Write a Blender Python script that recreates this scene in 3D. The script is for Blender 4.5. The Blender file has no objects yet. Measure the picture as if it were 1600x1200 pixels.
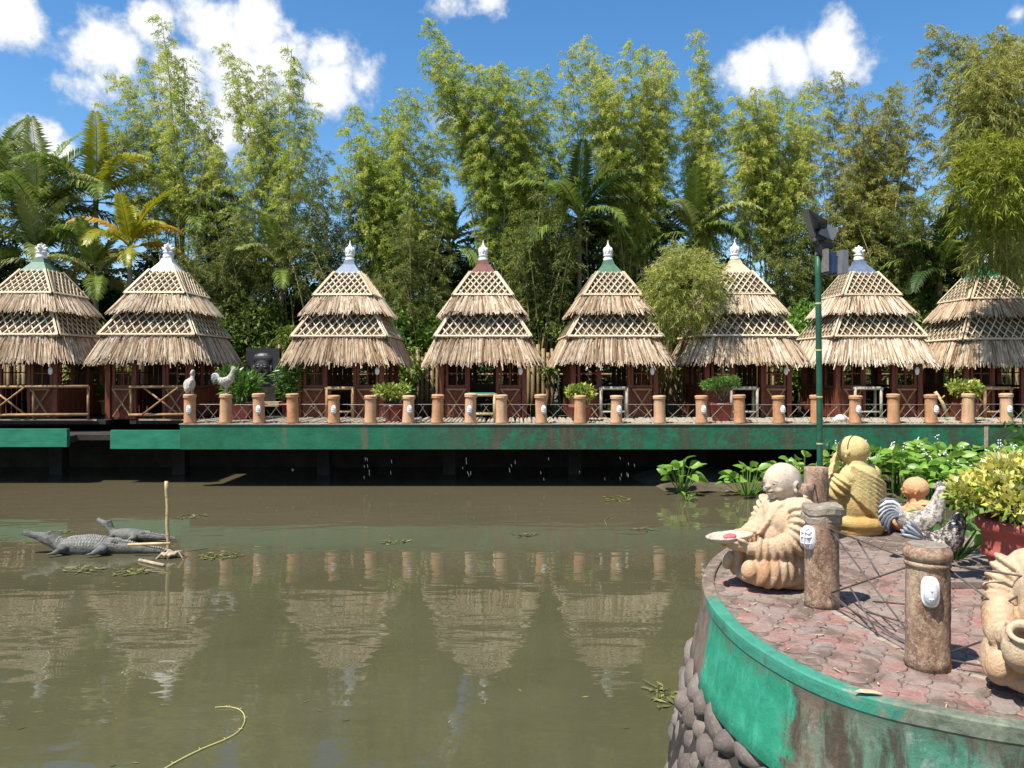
import bpy, bmesh, math, random
import numpy as np
from mathutils import Vector, Matrix, Euler

S = bpy.context.scene
COL = S.collection
R = math.radians
random.seed(7)

# ------------------------------------------------------------------ camera, light, sky
CAMZ, F, HY = 3.35, 1200.0, 577.0            # eye height over the water, focal length and horizon row
cam_d = bpy.data.cameras.new('camera'); cam = bpy.data.objects.new('camera', cam_d); COL.objects.link(cam)
cam.location = (0, 0, CAMZ); cam.rotation_euler = (R(90), 0, 0)
cam_d.sensor_width = 36; cam_d.lens = 27.0; cam_d.shift_y = (HY - 600) / 1600.0
cam_d.clip_start = 0.05; cam_d.clip_end = 2000
S.camera = cam
SUN_DIR = Vector((-.37, -.29, .87)).normalized()
EXPOSURE = 0.78
S.view_settings.view_transform = 'Standard'
S.view_settings.look = 'None'
S.view_settings.exposure = EXPOSURE
S.view_settings.gamma = 1
S.view_settings.use_curve_mapping = False
sun_d = bpy.data.lights.new('sun', 'SUN'); sun_d.energy = 5.0; sun_d.angle = R(.55); sun_d.color = (1, .955, .88)
sun = bpy.data.objects.new('sun', sun_d); COL.objects.link(sun)
sun.rotation_euler = SUN_DIR.to_track_quat('Z', 'Y').to_euler(); sun.location = (-20, -16, 45)

W = bpy.data.worlds.new('World'); S.world = W; W.use_nodes = True
def world():
    nt = W.node_tree; N = nt.nodes; L = nt.links; N.clear()
    out = N.new('ShaderNodeOutputWorld'); bg = N.new('ShaderNodeBackground'); bg.inputs[1].default_value = .10
    sky = N.new('ShaderNodeTexSky'); sky.sky_type = 'NISHITA'; sky.sun_disc = False
    sky.sun_elevation = math.asin(SUN_DIR.z); sky.sun_rotation = math.atan2(SUN_DIR.x, SUN_DIR.y)
    sky.ozone_density = 4.0; sky.dust_density = .35; sky.air_density = 1.15
    hsv = N.new('ShaderNodeHueSaturation'); hsv.inputs['Saturation'].default_value = 1.25; hsv.inputs['Value'].default_value = 1.0
    L.new(sky.outputs[0], hsv.inputs['Color'])
    tc = N.new('ShaderNodeTexCoord')
    def math_(op, a, b=None, clamp=False):
        m = N.new('ShaderNodeMath'); m.operation = op; m.use_clamp = clamp
        for k, v in ((0, a), (1, b)):
            if v is None: continue
            if isinstance(v, (int, float)): m.inputs[k].default_value = v
            else: L.new(v, m.inputs[k])
        return m.outputs[0]
    def noise(scale, detail=6, rough=.6):
        n = N.new('ShaderNodeTexNoise'); n.inputs['Scale'].default_value = scale; n.inputs['Detail'].default_value = detail
        n.inputs['Roughness'].default_value = rough; L.new(tc.outputs['Generated'], n.inputs['Vector']); return n
    n1 = noise(16, 9, .62); n2 = noise(46, 5, .6)
    # billowing cumulus: warped distance to cloud lobes
    lobes = [  # px, py, radius px, softness
        (330, 40, 62, .5), (400, 40, 55, .5), (285, 110, 62, .6), (370, 120, 85, .6), (165, 80, 66, .8), (300, 160, 60, .9),
        (240, 35, 40, .6), (440, 90, 45, .6), (520, 130, 62, .7), (565, 130, 40, .9), (360, 200, 60, .9), (520, 90, 30, .7),
        (12, 30, 58, .5), (125, 135, 36, 1.2),
        (60, 225, 42, .6), (100, 238, 28, .6),
        (1290, 72, 52, .5), (1240, 95, 48, .6), (1175, 112, 44, .6), (1325, 95, 42, .8),
        (700, -10, 24, 1.6), (765, -4, 26, 1.3), (715, 205, 44, 2.2), (1590, 25, 14, 1.8)]
    vm = None
    dirn = tc.outputs['Generated']
    for px, py, r, soft in lobes:
        d = Vector((px - 800, F, HY - py)).normalized()
        dd = N.new('ShaderNodeVectorMath'); dd.operation = 'DISTANCE'; L.new(dirn, dd.inputs[0]); dd.inputs[1].default_value = d
        rr = r / F * d.y * 1.04
        q = math_('DIVIDE', dd.outputs['Value'], rr)
        inv = math_('SUBTRACT', 1.0, q)                   # 1 at centre, 0 at rim
        inv = math_('DIVIDE', inv, soft)
        vm = inv if vm is None else math_('MAXIMUM', vm, inv)
    # fair weather cumulus over the rest of the sky
    n3 = noise(3.2, 7, .55)
    fw = N.new('ShaderNodeVectorMath'); fw.operation = 'DOT_PRODUCT'; L.new(dirn, fw.inputs[0]); fw.inputs[1].default_value = (0, .92, .39)
    away = math_('MULTIPLY', math_('SUBTRACT', .62, fw.outputs['Value']), 5.0, True)
    other = math_('MULTIPLY', math_('SUBTRACT', math_('MULTIPLY', math_('SUBTRACT', n3.outputs['Fac'], .53), 14.0), .2), away)
    other = math_('SUBTRACT', other, math_('MULTIPLY', math_('SUBTRACT', 1.0, away), 3.0))
    vm = math_('MAXIMUM', vm, other)
    w = math_('ADD', math_('MULTIPLY', math_('SUBTRACT', n1.outputs['Fac'], .5), 3.3), math_('MULTIPLY', math_('SUBTRACT', n2.outputs['Fac'], .5), 1.5))
    m = math_('ADD', vm, w)
    mr = N.new('ShaderNodeMapRange'); mr.interpolation_type = 'SMOOTHSTEP'
    mr.inputs['From Min'].default_value = -.15; mr.inputs['From Max'].default_value = .95; L.new(m, mr.inputs['Value'])
    shade = N.new('ShaderNodeMapRange'); shade.inputs['From Min'].default_value = 0; shade.inputs['From Max'].default_value = 1.7
    shade.inputs['To Min'].default_value = .74; shade.inputs['To Max'].default_value = 1.15; L.new(m, shade.inputs['Value'])
    cc = N.new('ShaderNodeVectorMath'); cc.operation = 'SCALE'; cc.inputs[0].default_value = (6.1, 6.3, 6.6); L.new(shade.outputs[0], cc.inputs['Scale'])
    mix = N.new('ShaderNodeMix'); mix.data_type = 'RGBA'
    L.new(mr.outputs[0], mix.inputs[0]); L.new(hsv.outputs[0], mix.inputs[6]); L.new(cc.outputs[0], mix.inputs[7])
    L.new(mix.outputs[2], bg.inputs[0]); L.new(bg.outputs[0], out.inputs[0])
world()

# ------------------------------------------------------------------ helpers
def P(px, py, d):
    return Vector(((px - 800) / F * d, d, CAMZ - (py - HY) / F * d))

class MB:
    """gathers shapes, then links them as one mesh"""
    def __init__(s): s.v = []; s.f = []; s.t = []
    def add(s, vs, fs, tint=.5):
        o = len(s.v); s.v += [tuple(v) for v in vs]
        s.f += [tuple(i + o for i in f) for f in fs]; s.t += [tint] * len(fs); return s
    def box(s, c, d, rot=None, tint=.5):
        x, y, z = (k / 2 for k in d)
        vs = [Vector((a, b, e)) for a in (-x, x) for b in (-y, y) for e in (-z, z)]
        if rot is not None: vs = [rot @ v for v in vs]
        c = Vector(c); vs = [v + c for v in vs]
        return s.add(vs, [(0, 1, 3, 2), (4, 6, 7, 5), (0, 4, 5, 1), (2, 3, 7, 6), (0, 2, 6, 4), (1, 5, 7, 3)], tint)
    def beam(s, a, b, w, h, up=(0, 0, 1), tint=.5):
        a = Vector(a); b = Vector(b); d = (b - a); l = d.length; d.normalize(); u = Vector(up)
        sd = d.cross(u)
        if sd.length < 1e-4: sd = d.cross(Vector((0, 1, 0)))
        sd.normalize(); u = sd.cross(d)
        m = Matrix((d, sd, u)).transposed()
        return s.box((a + b) / 2, (l, w, h), m, tint)
    def tube(s, pts, rad, n=8, cap=True, tint=.5):
        pts = [Vector(p) for p in pts]; m = len(pts)
        if isinstance(rad, (int, float)): rad = [rad] * m
        vs = []; a = None
        for i, p in enumerate(pts):
            d = (pts[min(i + 1, m - 1)] - pts[max(i - 1, 0)]).normalized()
            if a is None: a = d.cross(Vector((0, 0, 1)) if abs(d.z) < .9 else Vector((1, 0, 0))).normalized()
            else: a = (a - d * a.dot(d)).normalized()
            b = d.cross(a)
            for k in range(n):
                t = 2 * math.pi * k / n; vs.append(p + (a * math.cos(t) + b * math.sin(t)) * rad[i])
        fs = [(i * n + k, i * n + (k + 1) % n, (i + 1) * n + (k + 1) % n, (i + 1) * n + k) for i in range(m - 1) for k in range(n)]
        if cap: fs += [tuple(range(n - 1, -1, -1)), tuple(range((m - 1) * n, m * n))]
        return s.add(vs, fs, tint)
    def lathe(s, prof, n=16, c=(0, 0, 0), tint=.5, wob=0, seed=0):
        rs = random.Random(seed); vs = []; c = Vector(c)
        for r, z in prof:
            for k in range(n):
                t = 2 * math.pi * k / n; q = r * (1 + rs.uniform(-wob, wob))
                vs.append(c + Vector((q * math.cos(t), q * math.sin(t), z + rs.uniform(-wob, wob) * .15)))
        m = len(prof)
        fs = [(i * n + k, i * n + (k + 1) % n, (i + 1) * n + (k + 1) % n, (i + 1) * n + k) for i in range(m - 1) for k in range(n)]
        fs += [tuple(range(n - 1, -1, -1)), tuple(range((m - 1) * n, m * n))]
        return s.add(vs, fs, tint)
    def ell(s, c, r, rot=None, nu=14, nv=9, tint=.5):
        c = Vector(c)
        if isinstance(r, (int, float)): r = (r, r, r)
        vs = [Vector((0, 0, -r[2]))]
        for j in range(1, nv):
            ph = math.pi * j / nv - math.pi / 2
            for i in range(nu):
                t = 2 * math.pi * i / nu
                vs.append(Vector((r[0] * math.cos(ph) * math.cos(t), r[1] * math.cos(ph) * math.sin(t), r[2] * math.sin(ph))))
        vs.append(Vector((0, 0, r[2])))
        if rot is not None: vs = [rot @ v for v in vs]
        vs = [v + c for v in vs]; T = len(vs) - 1
        fs = [(0, 1 + (i + 1) % nu, 1 + i) for i in range(nu)]
        for j in range(nv - 2):
            a = 1 + j * nu; b = a + nu
            fs += [(a + i, a + (i + 1) % nu, b + (i + 1) % nu, b + i) for i in range(nu)]
        a = 1 + (nv - 2) * nu
        fs += [(a + i, a + (i + 1) % nu, T) for i in range(nu)]
        return s.add(vs, fs, tint)
    def mesh(s, name, smooth=False):
        me = bpy.data.meshes.new(name); me.from_pydata(s.v, [], s.f)
        at = me.attributes.new('tint', 'FLOAT', 'FACE'); at.data.foreach_set('value', np.array(s.t, dtype=np.float32))
        if smooth: me.polygons.foreach_set('use_smooth', np.ones(len(me.polygons), dtype=bool))
        me.update(); return me
    def build(s, name, mat, parent=None, smooth=False, loc=None, rz=None, kind=None):
        return link(name, s.mesh(name, smooth), mat, parent, loc, rz, kind)

def link(name, me, mat=None, parent=None, loc=None, rz=None, kind=None):
    if mat is not None and not me.materials: me.materials.append(mat)
    o = bpy.data.objects.new(name, me); COL.objects.link(o)
    if parent is not None: o.parent = parent
    if loc is not None: o.location = loc
    if rz is not None: o.rotation_euler = (0, 0, rz)
    if kind: o['kind'] = kind
    return o
def tag(o, label, cat, group=None):
    o['label'] = label; o['category'] = cat
    if group: o['group'] = group
    return o
def thing(name, label, cat, loc=(0, 0, 0), rz=0, group=None):
    o = bpy.data.objects.new(name, None); COL.objects.link(o); o.empty_display_size = .2
    o.location = loc; o.rotation_euler = (0, 0, rz)
    return tag(o, label, cat, group)
def dup(src, loc, rz=None, label=None, group=None, parent=None):
    c = src.copy(); COL.objects.link(c)
    if parent is not None: c.parent = parent
    else:
        c.location = loc
        if rz is not None: c.rotation_euler = (0, 0, rz)
        if label: c['label'] = label
        if group: c['group'] = group
    for ch in list(src.children): dup(ch, None, parent=c)
    return c
def npmesh(name, V, Q, tint=None, smooth=False):
    """V (n,3), Q (m,4) arrays"""
    me = bpy.data.meshes.new(name); m, k = Q.shape
    me.vertices.add(len(V)); me.vertices.foreach_set('co', np.ascontiguousarray(V, dtype=np.float32).ravel())
    me.loops.add(m * k); me.loops.foreach_set('vertex_index', np.ascontiguousarray(Q, dtype=np.int32).ravel())
    me.polygons.add(m); me.polygons.foreach_set('loop_start', np.arange(0, m * k, k, dtype=np.int32))
    if tint is not None:
        at = me.attributes.new('tint', 'FLOAT', 'FACE'); at.data.foreach_set('value', tint.astype(np.float32))
    if smooth: me.polygons.foreach_set('use_smooth', np.ones(m, dtype=bool))
    me.update(calc_edges=True); return me
def norm(a): return a / np.maximum(np.linalg.norm(a, axis=1, keepdims=True), 1e-9)
def blades(name, B, D, L, Wd, tint, rng):
    n = len(B); D = norm(D); rnd = rng.normal(size=(n, 3)); rnd[:, 2] += .9; sd = norm(np.cross(D, rnd)) * Wd[:, None] * .62
    V = np.stack([B - sd, B + sd, B + D * L[:, None]], 1).reshape(-1, 3); return npmesh(name, V, np.arange(3 * n).reshape(n, 3), tint)
def leaves(name, B, D, L, Wd, tint, rng, fold=.25):
    """diamond leaves: base B, direction D, length L, width Wd"""
    n = len(B); D = norm(D); rnd = rng.normal(size=(n, 3)); rnd[:, 2] += .9
    sd = norm(np.cross(D, rnd)); up = np.cross(sd, D)
    L = L[:, None]; Wd = Wd[:, None]
    tip = B + D * L - np.array([0, 0, 1.]) * L * .12; mid = B + D * L * .42
    V = np.stack([B, mid + sd * Wd * .5 + up * Wd * fold, tip, mid - sd * Wd * .5 + up * Wd * fold], 1).reshape(-1, 3)
    Q = np.arange(4 * n).reshape(n, 4)
    return npmesh(name, V, Q, tint)
def sculpt(mb, name, mat, parent, voxel, smooth=2, fac=.5):
    """fuses overlapping volumes into one continuous skin"""
    me = mb.mesh('tmp'); o = bpy.data.objects.new('tmp', me); COL.objects.link(o)
    m = o.modifiers.new('r', 'REMESH'); m.mode = 'VOXEL'; m.voxel_size = voxel; m.use_smooth_shade = True
    if smooth:
        k = o.modifiers.new('s', 'SMOOTH'); k.iterations = smooth; k.factor = fac
    dg = bpy.context.evaluated_depsgraph_get(); dg.update()
    new = bpy.data.meshes.new_from_object(o.evaluated_get(dg)); new.name = name
    bpy.data.objects.remove(o); bpy.data.meshes.remove(me)
    new.polygons.foreach_set('use_smooth', np.ones(len(new.polygons), dtype=bool))
    new.materials.clear()
    return link(name, new, mat, parent)
ORD = ['first', 'second', 'third', 'fourth', 'fifth', 'sixth', 'seventh', 'eighth', 'ninth', 'tenth']

# ------------------------------------------------------------------ materials
class NT:
    def __init__(s, name):
        s.m = bpy.data.materials.new(name); s.m.use_nodes = True; s.nt = s.m.node_tree; s.N = s.nt.nodes; s.L = s.nt.links
        s.p = s.N['Principled BSDF']; s.tc = s.N.new('ShaderNodeTexCoord')
    def noise(s, scale, detail=5, rough=.6, coord='Object', stretch=None, dist=0):
        n = s.N.new('ShaderNodeTexNoise'); n.inputs['Scale'].default_value = scale; n.inputs['Detail'].default_value = detail
        n.inputs['Roughness'].default_value = rough; n.inputs['Distortion'].default_value = dist
        src = s.N.new('ShaderNodeNewGeometry').outputs['Position'] if coord == 'World' else s.tc.outputs[coord]
        if stretch:
            mp = s.N.new('ShaderNodeMapping'); mp.inputs['Scale'].default_value = stretch; s.L.new(src, mp.inputs['Vector']); src = mp.outputs[0]
        s.L.new(src, n.inputs['Vector']); return n.outputs['Fac']
    def ramp(s, val, stops):
        r = s.N.new('ShaderNodeValToRGB'); e = r.color_ramp.elements
        while len(e) < len(stops): e.new(.5)
        for k, (p, c) in enumerate(stops):
            e[k].position = p; e[k].color = (c, c, c, 1) if isinstance(c, (int, float)) else (*c, 1)
        s.L.new(val, r.inputs[0]); return r.outputs[0]
    def mix(s, fac, a, b, mode='MIX'):
        m = s.N.new('ShaderNodeMix'); m.data_type = 'RGBA'; m.blend_type = mode
        for k, v in ((0, fac), (6, a), (7, b)):
            if isinstance(v, (int, float)): m.inputs[k].default_value = v
            elif isinstance(v, tuple): m.inputs[k].default_value = (*v, 1)
            else: s.L.new(v, m.inputs[k])
        return m.outputs[2]
    def math(s, op, a, b=0., clamp=False):
        m = s.N.new('ShaderNodeMath'); m.operation = op; m.use_clamp = clamp
        for k, v in ((0, a), (1, b)):
            if isinstance(v, (int, float)): m.inputs[k].default_value = v
            else: s.L.new(v, m.inputs[k])
        return m.outputs[0]
    def attr(s, name='tint'):
        a = s.N.new('ShaderNodeAttribute'); a.attribute_name = name; return a.outputs['Fac']
    def rnd(s): return s.N.new('ShaderNodeObjectInfo').outputs['Random']
    def sep(s, coord='Object'):
        x = s.N.new('ShaderNodeSeparateXYZ'); s.L.new(s.tc.outputs[coord], x.inputs[0]); return x.outputs
    def color(s, c):
        if isinstance(c, tuple): s.p.inputs['Base Color'].default_value = (*c, 1)
        else: s.L.new(c, s.p.inputs['Base Color'])
        return s
    def rough(s, v, spec=.5):
        if isinstance(v, (int, float)): s.p.inputs['Roughness'].default_value = v
        else: s.L.new(v, s.p.inputs['Roughness'])
        s.p.inputs['Specular IOR Level'].default_value = spec; return s
    def bump(s, h, dist=.01, strength=1.):
        b = s.N.new('ShaderNodeBump'); b.inputs['Distance'].default_value = dist; b.inputs['Strength'].default_value = strength
        s.L.new(h, b.inputs['Height']); s.L.new(b.outputs[0], s.p.inputs['Normal']); return s
    def translucent(s, col, fac=.35):
        t = s.N.new('ShaderNodeBsdfTranslucent')
        if isinstance(col, tuple): t.inputs[0].default_value = (*col, 1)
        else: s.L.new(col, t.inputs[0])
        mx = s.N.new('ShaderNodeMixShader'); mx.inputs[0].default_value = fac
        s.L.new(s.p.outputs[0], mx.inputs[1]); s.L.new(t.outputs[0], mx.inputs[2])
        s.L.new(mx.outputs[0], s.N['Material Output'].inputs[0]); return s
M = {}
def leafmat(name, stops, fac=.35, rough=.55, spec=.3):
    n = NT(name); a = n.attr(); c = n.ramp(a, stops); n.color(c).rough(rough, spec); n.translucent(c, fac); M[name] = n.m
leafmat('bamboo_leaf', [(0, (.18, .26, .05)), (.4, (.37, .44, .08)), (.75, (.53, .55, .12)), (1, (.60, .54, .19))], .5)
leafmat('bamboo_leaf_shade', [(0, (.05, .085, .018)), (.5, (.12, .155, .03)), (1, (.27, .27, .06))], .4)  # low thickets: shade beneath the tall crowns put into the leaf colour
leafmat('bamboo_leaf_green', [(0, (.16, .26, .045)), (.5, (.35, .43, .075)), (1, (.56, .55, .12))], .5)
leafmat('bamboo_leaf_olive', [(0, (.15, .19, .045)), (.5, (.33, .34, .08)), (1, (.50, .44, .14))], .48)
leafmat('bamboo_leaf_pale', [(0, (.20, .24, .05)), (.5, (.36, .38, .085)), (1, (.50, .48, .16))], .38)
leafmat('bamboo_leaf_lime', [(0, (.13, .18, .018)), (.5, (.25, .28, .025)), (1, (.38, .36, .06))], .4)
leafmat('dark_leaf', [(0, (.018, .04, .01)), (.6, (.04, .08, .016)), (1, (.10, .13, .03))], .25)  # leaf colour darkened to carry the shade of the bamboo canopy
leafmat('palm_leaf', [(0, (.06, .11, .02)), (.5, (.14, .20, .035)), (1, (.29, .31, .06))], .3, .5, .15)
leafmat('palm_leaf_pale', [(0, (.15, .19, .045)), (.5, (.27, .30, .09)), (1, (.42, .42, .18))], .3, .5, .15)
leafmat('palm_leaf_yellow', [(0, (.18, .22, .015)), (.45, (.30, .30, .02)), (1, (.42, .33, .02))], .35, .4, .5)
leafmat('palm_leaf_orange', [(0, (.32, .22, .015)), (.5, (.45, .27, .02)), (1, (.36, .16, .02))], .3, .5, .3)
leafmat('pot_leaf', [(0, (.05, .13, .02)), (.6, (.11, .22, .03)), (1, (.24, .32, .07))], .3, .4, .5)
leafmat('croton_leaf', [(0, (.06, .15, .02)), (.3, (.16, .27, .04)), (.5, (.45, .46, .09)), (.8, (.66, .58, .13)), (1, (.75, .70, .32))], .3, .45, .4)
leafmat('bank_leaf', [(0, (.09, .20, .025)), (.6, (.20, .36, .05)), (1, (.34, .48, .10))], .35, .4, .45)
leafmat('weed_leaf', [(0, (.06, .07, .02)), (.6, (.16, .15, .05)), (1, (.30, .30, .10))], .2)

def simple(name, base, var=.35, scale=6, bump=.005, rough=.8, spec=.3, stretch=None, dark=None, coord='Object'):
    n = NT(name); f = n.noise(scale, 6, .65, coord, stretch)
    a = dark or tuple(c * (1 - var) for c in base); b = tuple(min(.9, c * (1 + var * .6)) for c in base)
    n.color(n.ramp(f, [(.3, a), (.7, b)])).rough(rough, spec)
    if bump: n.bump(n.noise(scale * 3, 6, .7, coord, stretch), bump)
    M[name] = n.m; return n
simple('wood_red', (.17, .045, .022), .45, 5, .004, .6, .3, (6, 6, 1))
simple('wood_dark', (.06, .03, .018), .4, 5, .004, .7, .3, (6, 6, 1))
simple('bamboo_brown', (.33, .19, .085), .4, 7, .003, .55, .3)
simple('bamboo_tan', (.46, .35, .17), .35, 6, .003, .5, .4)
simple('bamboo_grey', (.36, .32, .24), .35, 6, .003, .6, .3)
simple('fence_bamboo', (.26, .185, .09), .45, 3, .004, .6, .3, (1, 1, .4))  # colour lowered to stand for the shade behind the huts
simple('white_plaster', (.72, .71, .68), .25, 9, .004, .7)
simple('white_lamp', (.80, .80, .78), .05, 9, 0, .35, .5)
simple('lamp_glass', (.62, .62, .66), .12, 14, .004, .15, .6)
simple('cap_green', (.07, .15, .09), .35, 5, .003, .5)
simple('cap_white', (.78, .77, .72), .12, 5, .003, .5)
simple('cap_blue', (.12, .16, .235), .3, 5, .003, .45)
simple('cap_maroon', (.15, .055, .038), .4, 5, .003, .55)
simple('cap_cream', (.55, .44, .28), .25, 5, .003, .6)
simple('cap_deep_green', (.03, .20, .12), .3, 5, .003, .35)
simple('concrete_dark', (.035, .03, .025), .5, 2, .02, .9)  # near-black: the shade under the deck is put into the concrete colour
simple('pot_red', (.30, .075, .055), .22, 6, .003, .6)
simple('pot_maroon', (.22, .03, .028), .25, 6, .003, .35, .5)
simple('soil', (.05, .035, .02), .5, 20, .01, .95)
simple('mud', (.085, .068, .042), .5, 3, .02, .75)
simple('earth', (.10, .085, .05), .5, .6, .03, .95)
simple('rod', (.09, .075, .065), .4, 30, 0, .5, .4)
simple('rod_pale', (.20, .175, .155), .3, 30, 0, .5, .4)
simple('croc_skin', (.15, .145, .125), .65, 9, .03, .7)
simple('croc_scute', (.22, .215, .19), .45, 20, .004, .75)
simple('black_stone', (.028, .027, .030), .3, 8, .004, .45, .5)
simple('driftwood', (.38, .29, .19), .4, 9, .004, .85)
simple('bark', (.12, .085, .055), .5, 6, .02, .9, .2, (1, 1, .3))
simple('palm_bark', (.25, .20, .14), .45, 4, .01, .9, .2, (.5, .5, 4))
simple('crease_shade', (.10, .075, .055), .3, 9, 0, .9)
simple('lamp_grey', (.16, .16, .165), .25, 9, 0, .35, .5)
simple('lamp_dark', (.035, .03, .035), .3, 9, 0, .5)
simple('lamp_blue', (.03, .06, .13), .3, 9, 0, .4)
simple('pole_green', (.018, .085, .05), .35, 9, .002, .45)
simple('pole_ring', (.36, .30, .12), .3, 9, 0, .6)
simple('mortar', (.30, .25, .195), .4, 9, .006, .9)
simple('straw', (.46, .36, .22), .4, 30, 0, .8)
simple('shell_white', (.66, .62, .56), .3, 12, .003, .7)
simple('pink_bead', (.50, .13, .14), .3, 40, .003, .6)
simple('flower_white', (.8, .78, .75), .05, 9, 0, .6)
simple('drip_water', (.4, .42, .43), .05, 9, 0, .1)
def leafwood():
    n = NT('bamboo_culm'); c = n.ramp(n.rnd(), [(0, (.24, .26, .08)), (.5, (.42, .37, .13)), (1, (.54, .42, .18))])
    f = n.noise(3, 4, .6, 'Object', (1, 1, .5)); n.color(n.mix(n.ramp(f, [(.35, 0.), (.7, .6)]), c, (.13, .10, .06))).rough(.45); M['bamboo_culm'] = n.m
    # thatch blades
    n = NT('thatch'); t = n.attr(); f = n.noise(5, 5, .7, 'World')
    c = n.ramp(t, [(0, (.11, .065, .04)), (.28, (.37, .265, .17)), (.6, (.63, .52, .375)), (1, (.80, .73, .60))])
    c2 = n.mix(n.ramp(f, [(.35, .55), (.65, 0.)]), c, (.24, .165, .105)); c2 = n.mix(n.ramp(n.rnd(), [(0, 0.), (1, .85)]), c2, n.mix(1., c2, (.70, .62, .55), 'MULTIPLY')); n.color(c2).rough(.9, .15); M['thatch'] = n.m
    n = NT('thatch_roof'); f = n.noise(16, 7, .75, 'Object', (1, 1, 1)); g = n.noise(3.0, 3, .6)
    c = n.ramp(f, [(.36, (.05, .036, .027)), (.52, (.14, .10, .07)), (.68, (.36, .275, .18))])
    n.color(n.mix(n.ramp(g, [(.46, 0.), (.66, .5)]), c, (.36, .275, .175))).rough(.95, .1); n.bump(n.noise(26, 6, .8), .07); M['thatch_roof'] = n.m
    n = NT('lattice_slat'); f = n.noise(5, 5, .6, 'World')
    c = n.ramp(n.rnd(), [(0, (.46, .37, .24)), (.6, (.60, .49, .32)), (1, (.68, .60, .44))])
    n.color(n.mix(n.ramp(f, [(.3, .55), (.6, 0.)]), c, (.30, .21, .13))).rough(.65, .3); M['lattice_slat'] = n.m
    # far clay posts
    n = NT('clay_post'); z = n.sep()[2]; f = n.noise(4, 6, .65); r = n.rnd()
    c = n.ramp(f, [(.3, (.34, .15, .07)), (.55, (.47, .235, .115)), (.8, (.58, .33, .19))])
    c = n.mix(n.math('MULTIPLY', r, .6), c, (.56, .38, .24))
    st = n.noise(1.6, 5, .7, 'Object', (7, 7, .8)); c = n.mix(n.ramp(st, [(.55, 0.), (.75, .55)]), c, (.17, .095, .06))
    n.color(c).rough(.85, .2); n.bump(f, .01); M['clay_post'] = n.m
    # near posts: cement cast as tree trunk
    n = NT('trunk_cement'); f = n.noise(7, 8, .7, 'Object', (1, 1, .45)); g = n.noise(38, 5, .75)
    c = n.ramp(f, [(.33, (.10, .055, .035)), (.48, (.25, .145, .09)), (.62, (.43, .30, .20))])
    c = n.mix(n.ramp(g, [(.48, 0.), (.62, .6)]), c, (.46, .38, .30)); v = n.noise(2.2, 4, .6, 'Object', (5, 5, .7))
    c = n.mix(n.ramp(v, [(.56, 0.), (.68, .5)]), c, (.11, .075, .055))
    n.color(c).rough(.9, .2); n.bump(n.math('ADD', f, n.math('MULTIPLY', g, .35)), .03); M['trunk_cement'] = n.m
    n = NT('cap_slate'); f = n.noise(14, 7, .7); n.color(n.ramp(f, [(.3, (.13, .105, .08)), (.6, (.30, .255, .20)), (.8, (.42, .38, .32))])).rough(.9, .2); n.bump(f, .02); M['cap_slate'] = n.m
    # clay monk, weathered
    for nm, a, b, dk, dkpos in (('clay_pale', (.46, .25, .13), (.55, .41, .27), (.17, .14, .11), .585), ('clay_yellow', (.46, .27, .085), (.55, .43, .19), (.24, .15, .06), .60),
                         ('clay_orange', (.50, .23, .095), (.58, .33, .17), (.36, .17, .08), .72)):
        n = NT(nm); f = n.noise(4.5, 7, .65); g = n.noise(9, 8, .75, dist=.5); h = n.noise(60, 4, .7); z = n.sep('Generated')[2]
        k = n.math('ADD', n.math('MULTIPLY', f, .75), n.math('MULTIPLY', z, .35))
        c = n.ramp(k, [(.36, a), (.62, b)])
        c = n.mix(n.ramp(g, [(dkpos - .05, 0.), (dkpos + .14, .75)]), c, dk)
        c = n.mix(n.ramp(h, [(.58, 0.), (.75, .3)]), c, (.25, .2, .15))
        n.color(c).rough(.88, .2); n.bump(n.math('ADD', g, n.math('MULTIPLY', h, .3)), .025); M[nm] = n.m
    n = NT('clay_head'); f = n.noise(4, 6, .6); g = n.noise(10, 8, .75, dist=.6)
    c = n.ramp(f, [(.3, (.42, .32, .22)), (.65, (.54, .46, .36))]); c = n.mix(n.ramp(g, [(.52, 0.), (.64, .65)]), c, (.17, .15, .13))
    n.color(c).rough(.85, .25); n.bump(g, .01); M['clay_head'] = n.m
    # feathers
    n = NT('rooster_paint'); g = n.noise(30, 6, .7, 'Object', (1, 1, 1)); f = n.noise(5, 4, .6)
    c = n.ramp(g, [(.38, (.10, .085, .08)), (.52, (.42, .37, .32)), (.66, (.62, .58, .52))]); c = n.mix(n.ramp(f, [(.55, 0.), (.7, .5)]), c, (.55, .48, .22))
    n.color(c).rough(.7, .3); n.bump(g, .02); M['rooster_paint'] = n.m
    n = NT('hen_paint'); g = n.noise(34, 6, .7); c = n.ramp(g, [(.42, (.03, .027, .025)), (.52, (.2, .17, .15)), (.6, (.6, .55, .48))]); n.color(c).rough(.7, .3); n.bump(g, .02); M['hen_paint'] = n.m
    n = NT('feather_stripe'); n.color(n.ramp(n.attr(), [(0, (.07, .07, .085)), (.5, (.33, .35, .40)), (1, (.68, .68, .68))])).rough(.6, .3); M['feather_stripe'] = n.m
    n = NT('bird_white'); g = n.noise(24, 6, .7); n.color(n.ramp(g, [(.35, (.26, .225, .18)), (.6, (.52, .47, .41))])).rough(.75, .3); n.bump(g, .015); M['bird_white'] = n.m
leafwood()
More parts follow.
